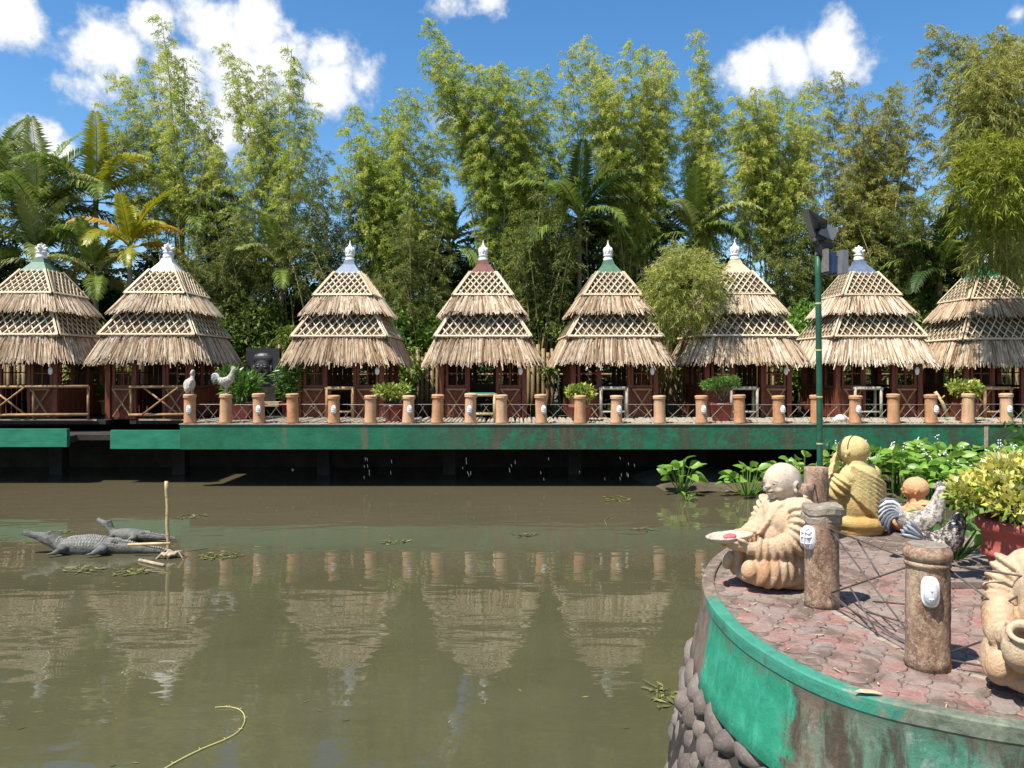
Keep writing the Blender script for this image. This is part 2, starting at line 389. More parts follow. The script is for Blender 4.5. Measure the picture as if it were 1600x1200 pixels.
# ------------------------------------------------------------------ setting: ground, water, deck
def setting_mats():
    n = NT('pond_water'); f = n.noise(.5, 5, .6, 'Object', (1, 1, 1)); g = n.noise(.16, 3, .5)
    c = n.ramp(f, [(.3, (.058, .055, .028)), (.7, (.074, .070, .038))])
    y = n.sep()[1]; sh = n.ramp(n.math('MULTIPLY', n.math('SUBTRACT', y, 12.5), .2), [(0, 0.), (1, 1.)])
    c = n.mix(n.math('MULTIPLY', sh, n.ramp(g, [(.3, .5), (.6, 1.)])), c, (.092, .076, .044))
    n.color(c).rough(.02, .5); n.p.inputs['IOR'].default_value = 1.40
    w1 = n.noise(3.4, 1, .4, 'Object', (.8, 1.9, 1), .3); w2 = n.noise(1.3, 1.5, .4, 'Object', (.7, 1.9, 1), .2); w3 = n.noise(7, 1, .4, 'Object', (.7, 2.2, 1))
    h = n.math('ADD', n.math('MULTIPLY', w1, .30), n.math('ADD', n.math('MULTIPLY', w2, 1.0), n.math('MULTIPLY', w3, .06)))
    n.bump(n.math('MULTIPLY', h, n.ramp(n.noise(.22, 3, .5, 'Object', (1, 1.7, 1)), [(.36, .30), (.62, 1.)])), .020, .42); M['pond_water'] = n.m
    # worn green paint on the long deck face
    n = NT('deck_green'); x = n.sep()[0]
    f = n.noise(1.3, 8, .68, 'Object', (1, 1, 1.4), .4); v = n.noise(1.0, 5, .6, 'Object', (2.6, 2.6, .35)); g = n.noise(7, 7, .75, dist=.6)
    base = n.ramp(f, [(.3, (.007, .082, .040)), (.55, (.013, .135, .068)), (.8, (.03, .19, .10))])
    xr = n.ramp(n.math('MULTIPLY', n.math('ADD', x, 3.5), .14), [(0, 0.), (.35, .75), (.8, 1.), (1., .8)])   # wear grows to the right
    wear = n.math('MULTIPLY', n.ramp(n.math('ADD', n.math('MULTIPLY', g, .62), n.math('MULTIPLY', v, .42)), [(.47, 0.), (.55, 1.)]), xr)
    c = n.mix(n.math('MULTIPLY', wear, .9), base, (.06, .04, .026))
    st = n.math('MULTIPLY', n.ramp(v, [(.58, 0.), (.72, .55)]), 1.); c = n.mix(st, c, (.15, .10, .06))
    n.color(c).rough(.6, .35); n.bump(g, .012); M['deck_green'] = n.m
    n = NT('beam_green'); f = n.noise(2, 6, .6, 'Object', (1, 1, 3)); n.color(n.ramp(f, [(.3, (.01, .13, .07)), (.7, (.025, .22, .125))])).rough(.5, .4); M['beam_green'] = n.m
    # terrace wall: bright paint on its left, bare stained cement to the right with green left in places
    n = NT('terrace_wall'); X, Y, Z = n.sep(); f = n.noise(1.7, 8, .68, dist=.5); g = n.noise(5.5, 8, .74, dist=.25); h = n.noise(26, 6, .75)
    vs = n.noise(2.4, 6, .65, 'Object', (2, 2, .5), .3)
    green = n.ramp(g, [(.3, (.014, .15, .085)), (.55, (.022, .23, .135)), (.75, (.05, .29, .19))])
    brown = n.ramp(n.math('ADD', n.math('MULTIPLY', g, .6), n.math('MULTIPLY', h, .4)), [(.32, (.05, .033, .022)), (.48, (.115, .078, .05)), (.62, (.18, .155, .125)), (.74, (.36, .35, .32))])
    pale = n.ramp(g, [(.35, (.025, .11, .07)), (.65, (.06, .21, .145))])
    edge = n.math('ADD', X, n.math('ADD', n.math('MULTIPLY', n.math('SUBTRACT', g, .5), .55), n.math('MULTIPLY', n.math('SUBTRACT', Y, 4.6), -.55)))
    left = n.ramp(n.math('SUBTRACT', edge, 1.16), [(.48, 1.), (.54, 0.)])       # 1 = painted bright green
    patch = n.ramp(n.math('ADD', n.math('MULTIPLY', vs, .75), n.math('MULTIPLY', f, .3)), [(.44, 0.), (.54, .9)])
    far = n.ramp(n.math('SUBTRACT', X, 1.62), [(.0, .2), (.5, 1.)])
    sc = n.noise(9, 8, .78, 'Object', (1, 1, .45), .3); c = n.mix(n.math('MULTIPLY', patch, far), brown, pale)
    c = n.mix(n.ramp(n.math('ADD', n.math('MULTIPLY', sc, .7), n.math('MULTIPLY', f, .35)), [(.56, 0.), (.64, .42)]), c, (.34, .33, .29)); c = n.mix(n.ramp(n.noise(3.2, 7, .7, 'Object', (1.6, 1.6, .5), .6), [(.50, 0.), (.60, .85)]), c, (.045, .03, .02))
    gs = n.noise(4, 8, .75, 'Object', (2.5, 2.5, .5), .4); green = n.mix(n.ramp(gs, [(.52, 0.), (.66, .6)]), green, (.07, .36, .25)); green = n.mix(n.ramp(sc, [(.60, 0.), (.68, .55)]), green, (.16, .42, .32)); c = n.mix(left, c, green)
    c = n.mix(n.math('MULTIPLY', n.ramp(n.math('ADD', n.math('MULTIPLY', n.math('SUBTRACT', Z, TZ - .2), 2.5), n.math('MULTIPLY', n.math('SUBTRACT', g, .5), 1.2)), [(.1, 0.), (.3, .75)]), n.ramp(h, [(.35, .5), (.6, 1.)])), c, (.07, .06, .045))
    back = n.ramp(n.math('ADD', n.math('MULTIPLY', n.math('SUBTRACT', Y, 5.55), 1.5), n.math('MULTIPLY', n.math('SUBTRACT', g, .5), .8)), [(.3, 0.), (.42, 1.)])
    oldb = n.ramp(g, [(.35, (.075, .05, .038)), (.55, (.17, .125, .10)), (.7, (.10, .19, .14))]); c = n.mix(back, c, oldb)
    n.color(c).rough(.75, .3); n.bump(n.math('ADD', g, n.math('MULTIPLY', h, .4)), .012); M['terrace_wall'] = n.m
    # coping: green paint, flaking towards its right end
    n = NT('terrace_coping'); X, Y, Z = n.sep(); g = n.noise(6, 8, .72, dist=.6); h = n.noise(30, 5, .7)
    green = n.ramp(g, [(.3, (.025, .16, .105)), (.7, (.055, .25, .175))])
    bare = n.ramp(n.math('ADD', n.math('MULTIPLY', g, .6), n.math('MULTIPLY', h, .4)), [(.36, (.07, .05, .04)), (.55, (.21, .16, .12)), (.7, (.38, .34, .28))])
    r = n.ramp(n.math('ADD', n.math('SUBTRACT', X, 1.55), n.math('MULTIPLY', n.math('SUBTRACT', g, .5), 1.3)), [(.38, 0.), (.5, 1.)])
    r2 = n.ramp(n.math('ADD', n.math('MULTIPLY', n.math('SUBTRACT', Y, 5.6), 1.3), n.math('MULTIPLY', n.math('SUBTRACT', g, .5), 1.5)), [(.3, 0.), (.5, 1.)])
    c = n.mix(n.math('MAXIMUM', n.math('MULTIPLY', r, .72), r2), green, bare); c = n.mix(n.ramp(n.noise(3.4, 8, .74, dist=.8), [(.52, 0.), (.62, .55)]), c, (.075, .065, .05)); n.color(c).rough(.7, .3); n.bump(g, .012); M['terrace_coping'] = n.m
    n = NT('paver'); r = n.rnd(); f = n.noise(4.5, 8, .72, 'World', dist=.5); h = n.noise(40, 6, .78, 'World')
    c = n.ramp(r, [(0, (.27, .105, .085)), (.3, (.20, .12, .10)), (.55, (.165, .135, .115)), (.8, (.28, .125, .10)), (1, (.14, .12, .10))])
    c = n.mix(n.ramp(f, [(.40, 0.), (.58, .75)]), c, (.25, .20, .17)); c = n.mix(n.ramp(h, [(.5, 0.), (.66, .45)]), c, (.36, .31, .27)); c = n.mix(n.ramp(n.noise(2.1, 8, .72, 'World', dist=.9), [(.50, 0.), (.58, .7)]), c, (.085, .06, .045))
    n.color(c).rough(.88, .25); n.bump(n.math('ADD', f, n.math('MULTIPLY', h, .5)), .012); M['paver'] = n.m
    n = NT('paver_bed'); f = n.noise(9, 7, .7); n.color(n.ramp(f, [(.35, (.085, .065, .05)), (.65, (.24, .195, .155))])).rough(.95, .1); n.bump(f, .015); M['paver_bed'] = n.m
    n = NT('cobble'); r = n.rnd(); f = n.noise(5, 7, .7, 'World', dist=.5); h = n.noise(28, 6, .75, 'World'); z = n.sep('Object')[2]
    c = n.ramp(r, [(0, (.085, .066, .057)), (.5, (.15, .122, .105)), (1, (.21, .175, .15))])
    c = n.mix(n.ramp(f, [(.4, 0.), (.65, .6)]), c, (.10, .075, .06)); c = n.mix(n.ramp(h, [(.52, 0.), (.7, .45)]), c, (.30, .27, .24))
    n.color(c).rough(.8, .3); n.bump(n.math('ADD', f, n.math('MULTIPLY', h, .3)), .02); M['cobble'] = n.m
TZ = CAMZ - 1.78
setting_mats()

DECKZ, DY = 1.79, 21.65
def sheet(name, pts, mat, kind='structure'):
    m = MB(); m.add(pts, [tuple(range(len(pts)))]); return m.build(name, M[mat], kind=kind)
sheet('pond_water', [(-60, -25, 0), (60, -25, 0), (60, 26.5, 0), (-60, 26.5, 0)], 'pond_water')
# ground behind the pond, out to the horizon
g = MB(); xs = [-600, -60, 60, 600]
g.add([(-700, 26.4, 1.66), (700, 26.4, 1.66), (700, 900, 1.66), (-700, 900, 1.66)], [(0, 1, 2, 3)])
g.build('ground', M['earth'], kind='structure')
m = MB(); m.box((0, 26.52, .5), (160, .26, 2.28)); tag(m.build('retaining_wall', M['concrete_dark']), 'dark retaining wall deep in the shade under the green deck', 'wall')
# dark piers under the deck
pr = thing('deck_piers', 'row of dark concrete piers in the shade under the green deck', 'pier')
pm = MB(); pm.box((0, 0, .35), (.4, .4, 1.5)); pme = pm.mesh('pier')
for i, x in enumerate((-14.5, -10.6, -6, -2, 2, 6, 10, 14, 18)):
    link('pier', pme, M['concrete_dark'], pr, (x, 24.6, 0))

# the deck: slab, green front face, bamboo poles as flooring
dk = thing('pond_deck', 'long walkway deck over the pond with a worn green painted front edge', 'deck')
m = MB(); m.box((6.32, DY + .11, 1.44), (31.36, .22, .69)); m.build('deck_face', M['deck_green'], dk)
m = MB(); m.box((6.32, DY + .095, DECKZ + .012), (31.4, .25, .022)); m.build('edge_strip', M['mortar'], dk)
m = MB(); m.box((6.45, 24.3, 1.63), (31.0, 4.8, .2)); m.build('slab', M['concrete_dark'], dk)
m = MB(); m.box((-24, 24.55, 1.33), (28.6, 3.6, .16)); m.build('shading_rear_walk', M['concrete_dark'], dk)  # walkway drawn forward and near-black to darken the gap between platforms
m = MB(); rs = random.Random(3); x = -9.2
while x < 21.5:
    r = rs.uniform(.045, .07); m.tube([(x, DY + .24, DECKZ - .02 + r * .35), (x + rs.uniform(-.05, .05), 24.25, DECKZ - .02 + r * .35)], r, 6, tint=rs.random()); x += r * 2 + .012
m.build('floor_poles', M['bamboo_grey'], dk, kind='stuff')
m = MB(); m.box((-.0, 0, 0), (.10, .03, .62)); m.build('wooden_batten', M['driftwood'], dk, loc=P(1541, 684, DY - .02))

# ------------------------------------------------------------------ terrace at the right
TZ = CAMZ - 1.78
EDGE = [(9, 2.7), (6.5, 3.05), (4.5, 3.36), (3.3, 3.57), (2.53, 3.79), (2.2, 3.95), (1.945, 4.12), (1.755, 4.36), (1.62, 4.68), (1.52, 5.1), (1.49, 5.6),
        (1.53, 6.1), (1.64, 6.6), (1.88, 7.2), (2.25, 7.8), (2.7, 8.3), (3.25, 8.65), (3.85, 8.8), (4.6, 8.85), (5.6, 8.8), (9, 8.6)]
def catmull(p, sub=7):
    out = []
    for i in range(len(p) - 1):
        a, b, c, d = (Vector(p[max(i - 1, 0)]), Vector(p[i]), Vector(p[i + 1]), Vector(p[min(i + 2, len(p) - 1)]))
        for k in range(sub):
            t = k / sub; out.append(.5 * ((2 * b) + (c - a) * t + (2 * a - 5 * b + 4 * c - d) * t * t + (3 * b - a - 3 * c + d) * t ** 3))
    out.append(Vector(p[-1])); return out
E = catmull(EDGE); nE = len(E)
TAN = [(E[min(i + 1, nE - 1)] - E[max(i - 1, 0)]).normalized() for i in range(nE)]
OUT = [Vector((-t.y, t.x)) * -1 for t in TAN]              # outward normals in plan
c0 = Vector((4.2, 6.2))
OUT = [o if o.dot(e - c0) > 0 else -o for o, e in zip(OUT, E)]
def off(i, d): return E[i] + OUT[i] * d
def strip(prof):
    """sweep of (outward offset, z) along the edge"""
    m = MB(); k = len(prof); vs = []
    for i in range(nE):
        for d, z in prof:
            q = off(i, d); vs.append((q.x, q.y, z))
    m.add(vs, [(i * k + j, (i + 1) * k + j, (i + 1) * k + j + 1, i * k + j + 1) for i in range(nE - 1) for j in range(k - 1)]); return m
tr = thing('round_terrace', 'curved terrace with green painted rim, river stone footing and scalloped pavers', 'terrace')
strip([(-.098, TZ - .03), (-.098, TZ + .008), (-.088, TZ + .013), (-.010, TZ + .013), (.001, TZ + .004), (.004, TZ - .02), (.005, TZ - .072), (-.003, TZ - .088)]).build('coping', M['terrace_coping'], tr, smooth=False)
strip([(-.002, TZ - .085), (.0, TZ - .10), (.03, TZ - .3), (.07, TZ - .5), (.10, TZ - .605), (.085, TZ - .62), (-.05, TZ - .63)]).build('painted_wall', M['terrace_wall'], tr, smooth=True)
strip([(-.0, TZ - .60), (.10, TZ - .8), (.2, TZ - 1.1), (.28, TZ - 1.45), (.3, -.3)]).build('stone_bedding', M['concrete_dark'], tr)
# paver bed
m = MB(); m.add([(q.x, q.y, TZ - .012) for q in (off(i, -.085) for i in range(nE))] , [tuple(range(nE))]); m.build('paver_bed', M['paver_bed'], tr)
# river stones
rs = random.Random(11); variants = []
for k in range(5):
    bm = bmesh.new(); bmesh.ops.create_icosphere(bm, subdivisions=2, radius=1)
    ph = [rs.uniform(0, 6.28) for _ in range(6)]
    for v in bm.verts:
        c = v.co; v.co = c * (1 + .10 * math.sin(2.1 * c.x + ph[0]) + .09 * math.sin(2.6 * c.y + ph[1]) + .08 * math.sin(3.1 * c.z + ph[2]) + .05 * math.sin(5 * c.x + 4 * c.z + ph[3]))
    me = bpy.data.meshes.new('cobble'); bm.to_mesh(me); bm.free(); me.polygons.foreach_set('use_smooth', np.ones(len(me.polygons), dtype=bool)); me.materials.append(M['cobble']); variants.append(me)
arc = [0]
for i in range(1, nE): arc.append(arc[-1] + (E[i] - E[i - 1]).length)
def at_arc(s):
    for i in range(1, nE):
        if arc[i] >= s: 
            t = (s - arc[i - 1]) / (arc[i] - arc[i - 1]); return E[i - 1].lerp(E[i], t), OUT[i - 1].lerp(OUT[i], t).normalized(), i
    return E[-1], OUT[-1], nE - 1
s_a = arc[5 * 7]; s_b = arc[15 * 7]
for row in range(9):
    z = TZ - .70 - row * .165; d = .035 + .035 * row + (.02 if row < 2 else 0); s = s_a + rs.uniform(0, .2)
    while s < s_b:
        w = rs.uniform(.09, .175); s += w
        e, o, i = at_arc(s); q = e + o * (d + rs.uniform(-.025, .03))
        ob = link('cobble', rs.choice(variants), None, tr)
        ob.location = (q.x, q.y, z + rs.uniform(-.045, .045)); ob.scale = (rs.uniform(.085, .12), w * 1.0, rs.uniform(.09, .135))
        ob.rotation_euler = (rs.uniform(-.5, .5), rs.uniform(-.3, .3), math.atan2(o.y, o.x) + rs.uniform(-.25, .25))
        s += w * .86
# scalloped pavers
def inside(x, y, margin):
    poly = [off(i, -margin) for i in range(0, nE, 2)]; c = False; j = len(poly) - 1
    for i in range(len(poly)):
        a, b = poly[i], poly[j]
        if (a.y > y) != (b.y > y) and x < (b.x - a.x) * (y - a.y) / (b.y - a.y) + a.x: c = not c
        j = i
    return c
PW = .20
def scale_outline(w, k):
    h = w / 2; pts = []
    for a in range(180, -1, -30): pts.append((h * math.cos(R(a)), h * math.sin(R(a))))
    for a in (60, 30): pass
    for a in (120, 150): pts.append((h + h * math.cos(R(a - 0)) , -h + h * math.sin(R(a))))
    pts.append((0, -h))
    for a in (30, 60): pts.append((-h + h * math.cos(R(a)), -h + h * math.sin(R(a))))
    return [(x * k, y * k) for x, y in pts]
def paver_mesh(k, bev, dome):
    o = scale_outline(PW, k); i_ = scale_outline(PW, k - bev); n = len(o); m = MB()
    m.add([(x, y, -.03) for x, y in o] + [(x, y, -.006) for x, y in o] + [(x, y, 0) for x, y in i_] , [tuple(range(2 * n, 3 * n))] +
          [(a, (a + 1) % n, n + (a + 1) % n, n + a) for a in range(n)] + [(n + a, n + (a + 1) % n, 2 * n + (a + 1) % n, 2 * n + a) for a in range(n)])
    me = m.mesh('paver'); me.materials.append(M['paver']); return me
pv = [paver_mesh(.975, .05, 0), paver_mesh(.96, .07, 0), paver_mesh(.985, .06, 0)]
cells = []; ang = R(12); ca, sa = math.cos(ang), math.sin(ang)
for jy in range(-70, 120):
    for jx in range(-40, 60):
        u = (jx + (.5 if jy % 2 else 0)) * PW; v = jy * PW / 2
        x = 3 + u * ca - v * sa; y = 6 + u * sa + v * ca
        if 1.4 < x < 8.5 and inside(x, y, .165): cells.append((x, y))
vis = [c for c in cells if c[0] < c[1] * .70]; vis.sort(key=lambda c: c[1]); one = vis[:300]; one_s = set(one)
rest = [c for c in cells if c not in one_s]
for x, y in one:
    ob = link('paver', rs.choice(pv), None, tr); ob.location = (x, y, TZ + rs.uniform(-.005, .004)); ob.rotation_euler = (rs.uniform(-.012, .012), rs.uniform(-.012, .012), ang + math.pi + rs.uniform(-.03, .03))
m = MB(); o1 = scale_outline(PW, .97)
for x, y in rest:
    vs = [(x - (a * ca - b * sa), y - (a * sa + b * ca)) for a, b in o1]; z = TZ + rs.uniform(-.004, .003); n = len(vs)
    m.add([(a, b, z) for a, b in vs] + [(a, b, z - .02) for a, b in vs], [tuple(range(n))] + [(a, n + a, n + (a + 1) % n, (a + 1) % n) for a in range(n)])
m.build('far_pavers', M['paver'], tr, kind='stuff')
# pale mortar kerb line between the posts
PP = {1: (2.5, 4.62), 2: (2.34, 5.8), 3: (3.17, 8.0), 4: (2.60, 6.95), 0: (3.25, 3.95)}
m = MB(); rs2 = random.Random(5)
for a, b in ((1, 2), (2, 4), (4, 3), (0, 1)):
    A = Vector((*PP[a], TZ)); B = Vector((*PP[b], TZ))
    for k in range(9):
        p0 = A.lerp(B, (k + .04) / 9); p1 = A.lerp(B, (k + .96 - rs2.random() * .2) / 9); m.beam(p0, p1, rs2.uniform(.03, .06), rs2.uniform(.006, .014))
m.build('mortar_line', M['mortar'], tr)

# mud bank at the foot of the deck, right
bm = bmesh.new(); rsn = np.random.default_rng(4); nx, ny = 60, 22; vs = []
for j in range(ny):
    for i in range(nx):
        x = 3.6 + i * .33; y = 17.0 + j * .33 ; 
        shore = 20.9 - .42 * max(0, x - 5.5) + .35 * math.sin(x * 1.3) + .2 * math.sin(x * 3.1)
        z = min(.32, (y - shore) * .11) + .03 * math.sin(x * 2.7 + y * 3.1) + .02 * rsn.normal()
        if x < 4.4: z -= (4.4 - x) * .5
        vs.append(bm.verts.new((x, y, z)))
for j in range(ny - 1):
    for i in range(nx - 1): bm.faces.new((vs[j * nx + i], vs[j * nx + i + 1], vs[(j + 1) * nx + i + 1], vs[(j + 1) * nx + i]))
me = bpy.data.meshes.new('mud_bank'); bm.to_mesh(me); bm.free(); me.polygons.foreach_set('use_smooth', np.ones(len(me.polygons), dtype=bool))
link('mud_bank', me, M['mud'], kind='structure')
# ------------------------------------------------------------------ huts
HUTS = [  # finial px, scale, cap, finial, rot, label
    (65, 1.0, 'cap_green', 'fan', 0, 'thatched two-tier hut cut by the left edge of the photo, green cap and fan-shaped finial'),
    (263, 1.0, 'cap_white', 'fan', 0, 'thatched two-tier hut with a white cap, behind the white bird on the deck post'),
    (547, .985, 'cap_blue', 'spike', 0, 'thatched two-tier hut with blue-grey cap and spiked finial, right of the dark carved face'),
    (755, .985, 'cap_maroon', 'spike', 0, 'thatched two-tier hut with a maroon cap, the only red-brown cap of the row'),
    (950, .985, 'cap_green', 'spike', 0, 'thatched two-tier hut with green cap and spiked finial, left of the round feathery bamboo bush'),
    (1148, 1.0, 'cap_cream', 'spike', 0, 'greyish thatched two-tier hut with a cream cap, partly behind the round feathery bamboo bush'),
    (1342, .965, 'cap_blue', 'fan', 0, 'thatched two-tier hut with blue cap and fan-shaped finial, just right of the lamp pole'),
    (1535, .975, 'cap_deep_green', 'fan', 0, 'thatched two-tier hut at the right edge, dark green cap under overhanging bamboo'),
]
HY0 = 25.45
B0 = DECKZ                                     # hut floor level
def fr_square(t, n=5.5):
    c, s = math.cos(t), math.sin(t); return 1 / (abs(c) ** n + abs(s) ** n) ** (1 / n)
def fringe(seed, w0, z0, w1, z1, layers, step):
    rs = random.Random(seed); m = MB()
    for ly in range(layers):
        f = ly / max(1, layers - 1)
        n = int(8 * (w0 + w1) / 2 / step)
        for k in range(n):
            t = 2 * math.pi * (k + rs.random()) / n
            # start further down for lower layers, so that the courses overlap
            a0 = f * .38 + rs.uniform(-.05, .05); end = 1 + rs.uniform(-.16, .09) - (1 - f) * .10 + .05 * math.sin(t * 23 + seed) * math.sin(t * 9)
            if rs.random() < .06: end += .13
            pts = []; dr = rs.gauss(0, .055); lift = .022 * (1 - f) + rs.uniform(-.03, .045)
            for q in (0, .5, 1):
                u = max(0, a0 + (end - a0) * q); wu = w0 + (w1 - w0) * u ** 1.1 + lift * (1 - .25 * q)
                zz = z0 + (z1 - z0) * (u ** 1.12) + (.03 if q == 0 else 0)
                tt = t + dr * q / wu; r = wu * fr_square(tt, 7.5); pts.append(Vector((r * math.cos(tt), r * math.sin(tt), zz)))
            tang = Vector((-math.sin(t), math.cos(t), 0)); out = Vector((math.cos(t), math.sin(t), .4)).normalized()
            # on the flat sides the blades face straight out
            if abs(math.cos(t)) > abs(math.sin(t)): tang = (tang * .3 + Vector((0, math.copysign(1, tang.y), 0)) * .7).normalized()
            else: tang = (tang * .3 + Vector((math.copysign(1, tang.x), 0, 0)) * .7).normalized()
            wd = rs.uniform(.024, .066) * (1 if ly else 1.15); ti = min(1, max(0, rs.gauss(.50 + .12 * f, .30)))
            vs = []
            for q, p in enumerate(pts):
                ww = wd * (.7, 1, .55)[q]; tw = rs.uniform(-.3, .3)
                vs += [p - tang * ww / 2, p + out * ww * (.45 + tw * .3), p + tang * ww / 2]
            m.add(vs, [(0, 1, 4, 3), (1, 2, 5, 4), (3, 4, 7, 6), (4, 5, 8, 7)], ti)
    return m.mesh('thatch_fringe')
LOW0, LOW1 = (1.49, 4.31), (1.93, 3.50)        # fringe top, hem (half width, z)
UP0, UP1 = (.96, 5.67), (1.42, 5.09)
fr_low = [fringe(s, *LOW0, *LOW1, 5, .040) for s in (1, 2, 3, 4)]
fr_up = [fringe(s + 20, *UP0, *UP1, 5, .040) for s in (1, 2, 3, 4)]
for me in fr_low + fr_up: me.materials.append(M['thatch'])
def frustum(w0, z0, w1, z1, dome=0):
    m = MB(); vs = []; N = 7
    for j in range(N + 1):
        t = j / N; w = w0 + (w1 - w0) * t; z = z0 + (z1 - z0) * t
        for a, b in ((-1, -1), (1, -1), (1, 1), (-1, 1)): vs.append((a * w, b * w, z))
    m.add(vs, [(j * 4 + i, j * 4 + (i + 1) % 4, (j + 1) * 4 + (i + 1) % 4, (j + 1) * 4 + i) for j in range(N) for i in range(4)] + [(3, 2, 1, 0), tuple(range(4 * N, 4 * N + 4))])
    return m
sl_low = frustum(1.52, 4.30, .90, 5.32).mesh('roof_slope'); sl_up = frustum(.97, 5.66, .40, 6.52).mesh('roof_slope')
for me in (sl_low, sl_up): me.materials.append(M['thatch_roof'])
SLAT = MB().box((0, 0, 0), (1, 1, 1)).mesh('slat'); SLAT.materials.append(M['lattice_slat'])
def lattice(parent, wb, zb, wt, zt, pitch, rs, face):
    """diamond slats clipped to one trapezoid face; face = rotation about z"""
    run = wb - wt; L = math.hypot(run, zt - zb)
    rot = Matrix.Rotation(face, 4, 'Z')
    ex = Vector((1, 0, 0)); ey = Vector((0, run, zt - zb)).normalized(); en = ex.cross(ey) * -1
    if en.y > 0: en = -en
    org = Vector((0, -wb, zb))
    half = lambda v: wb + (wt - wb) * v / L
    def put(a, b, w, th, lift):
        pa = org + ex * a[0] + ey * a[1] + en * lift; pb = org + ex * b[0] + ey * b[1] + en * lift
        d = pb - pa; l = d.length
        if l < .12: return
        d.normalize(); sd = en.cross(d)
        mt = Matrix((d * l, sd * w, en * th)).transposed().to_4x4(); mt.translation = (pa + pb) / 2
        o = link('slat', SLAT, None, parent); o.matrix_local = rot @ mt
    for sg in (1, -1):
        tanv = 1.42                                   # steepness of the diagonals
        k = -40
        while k < 40:
            x0 = k * pitch + rs.uniform(-.012, .012); k += 1
            # x = x0 + sg * v / tanv ; inside |x| <= half(v)
            vs = [v for v in np.linspace(0, L, 61) if abs(x0 + sg * v / tanv) <= half(v) - .02]
            if len(vs) < 3: continue
            put((x0 + sg * vs[0] / tanv, vs[0]), (x0 + sg * vs[-1] / tanv + rs.uniform(-.01, .01), vs[-1]), rs.uniform(.027, .039), .018, .03 + (.018 if sg > 0 else 0))
    put((-wb, 0), (wb, 0), .055, .035, .06)            # eaves trim
    for sg in (1, -1): put((sg * (wb - .02), 0), (sg * (wt - .02), L), .065, .03, .062)
def finial(kind):
    m = MB()
    if kind == 'spike':
        m.lathe([(.15, 0), (.16, .03), (.16, .09), (.13, .11), (.13, .15), (.155, .17), (.155, .2), (.11, .22)], 12)
        m.lathe([(.10, .2), (.145, .27), (.15, .34), (.125, .42), (.07, .49), (.035, .55), (.02, .62), (.0, .72)], 12)
        for k in range(8):
            a = k * math.pi / 4; m.ell((.115 * math.cos(a), .115 * math.sin(a), .33), (.05, .05, .13), Matrix.Rotation(a, 3, 'Z'), 6, 5)
        for k in range(8):
            a = (k + .5) * math.pi / 4; m.ell((.12 * math.cos(a), .12 * math.sin(a), .24), (.035, .035, .06), None, 6, 5)
    else:
        m.lathe([(.16, 0), (.17, .04), (.17, .10), (.15, .12), (.15, .17), (.17, .19), (.17, .22), (.12, .24)], 12)
        for rr in (0, math.pi / 2):
            for k, a in enumerate((-62, -32, 0, 32, 62)):
                q = R(a); l = .18 if a else .21
                c = Vector((math.sin(q) * l * .62, 0, .24 + math.cos(q) * l * .75)); mt = Matrix.Rotation(rr, 3, 'Z')
                m.ell(mt @ c, (.055, .05, .115), mt @ Matrix.Rotation(q, 3, 'Y'), 8, 6)
                m.ell(mt @ (c + Vector((math.sin(q) * .085, 0, math.cos(q) * .085))), (.045, .045, .045), None, 6, 5)
        m.ell((0, 0, .3), (.12, .10, .12), None, 8, 6)
    return m.mesh('finial', True)
FIN = {k: finial(k) for k in ('spike', 'fan')}
for me in FIN.values(): me.materials.append(M['white_plaster'])
def wood(parent, name, a, b, w, h, mat='wood_red', up=(0, 0, 1)):
    return MB().beam(a, b, w, h, up).build(name, M[mat], parent)
BW = 1.30                                        # half width of the body
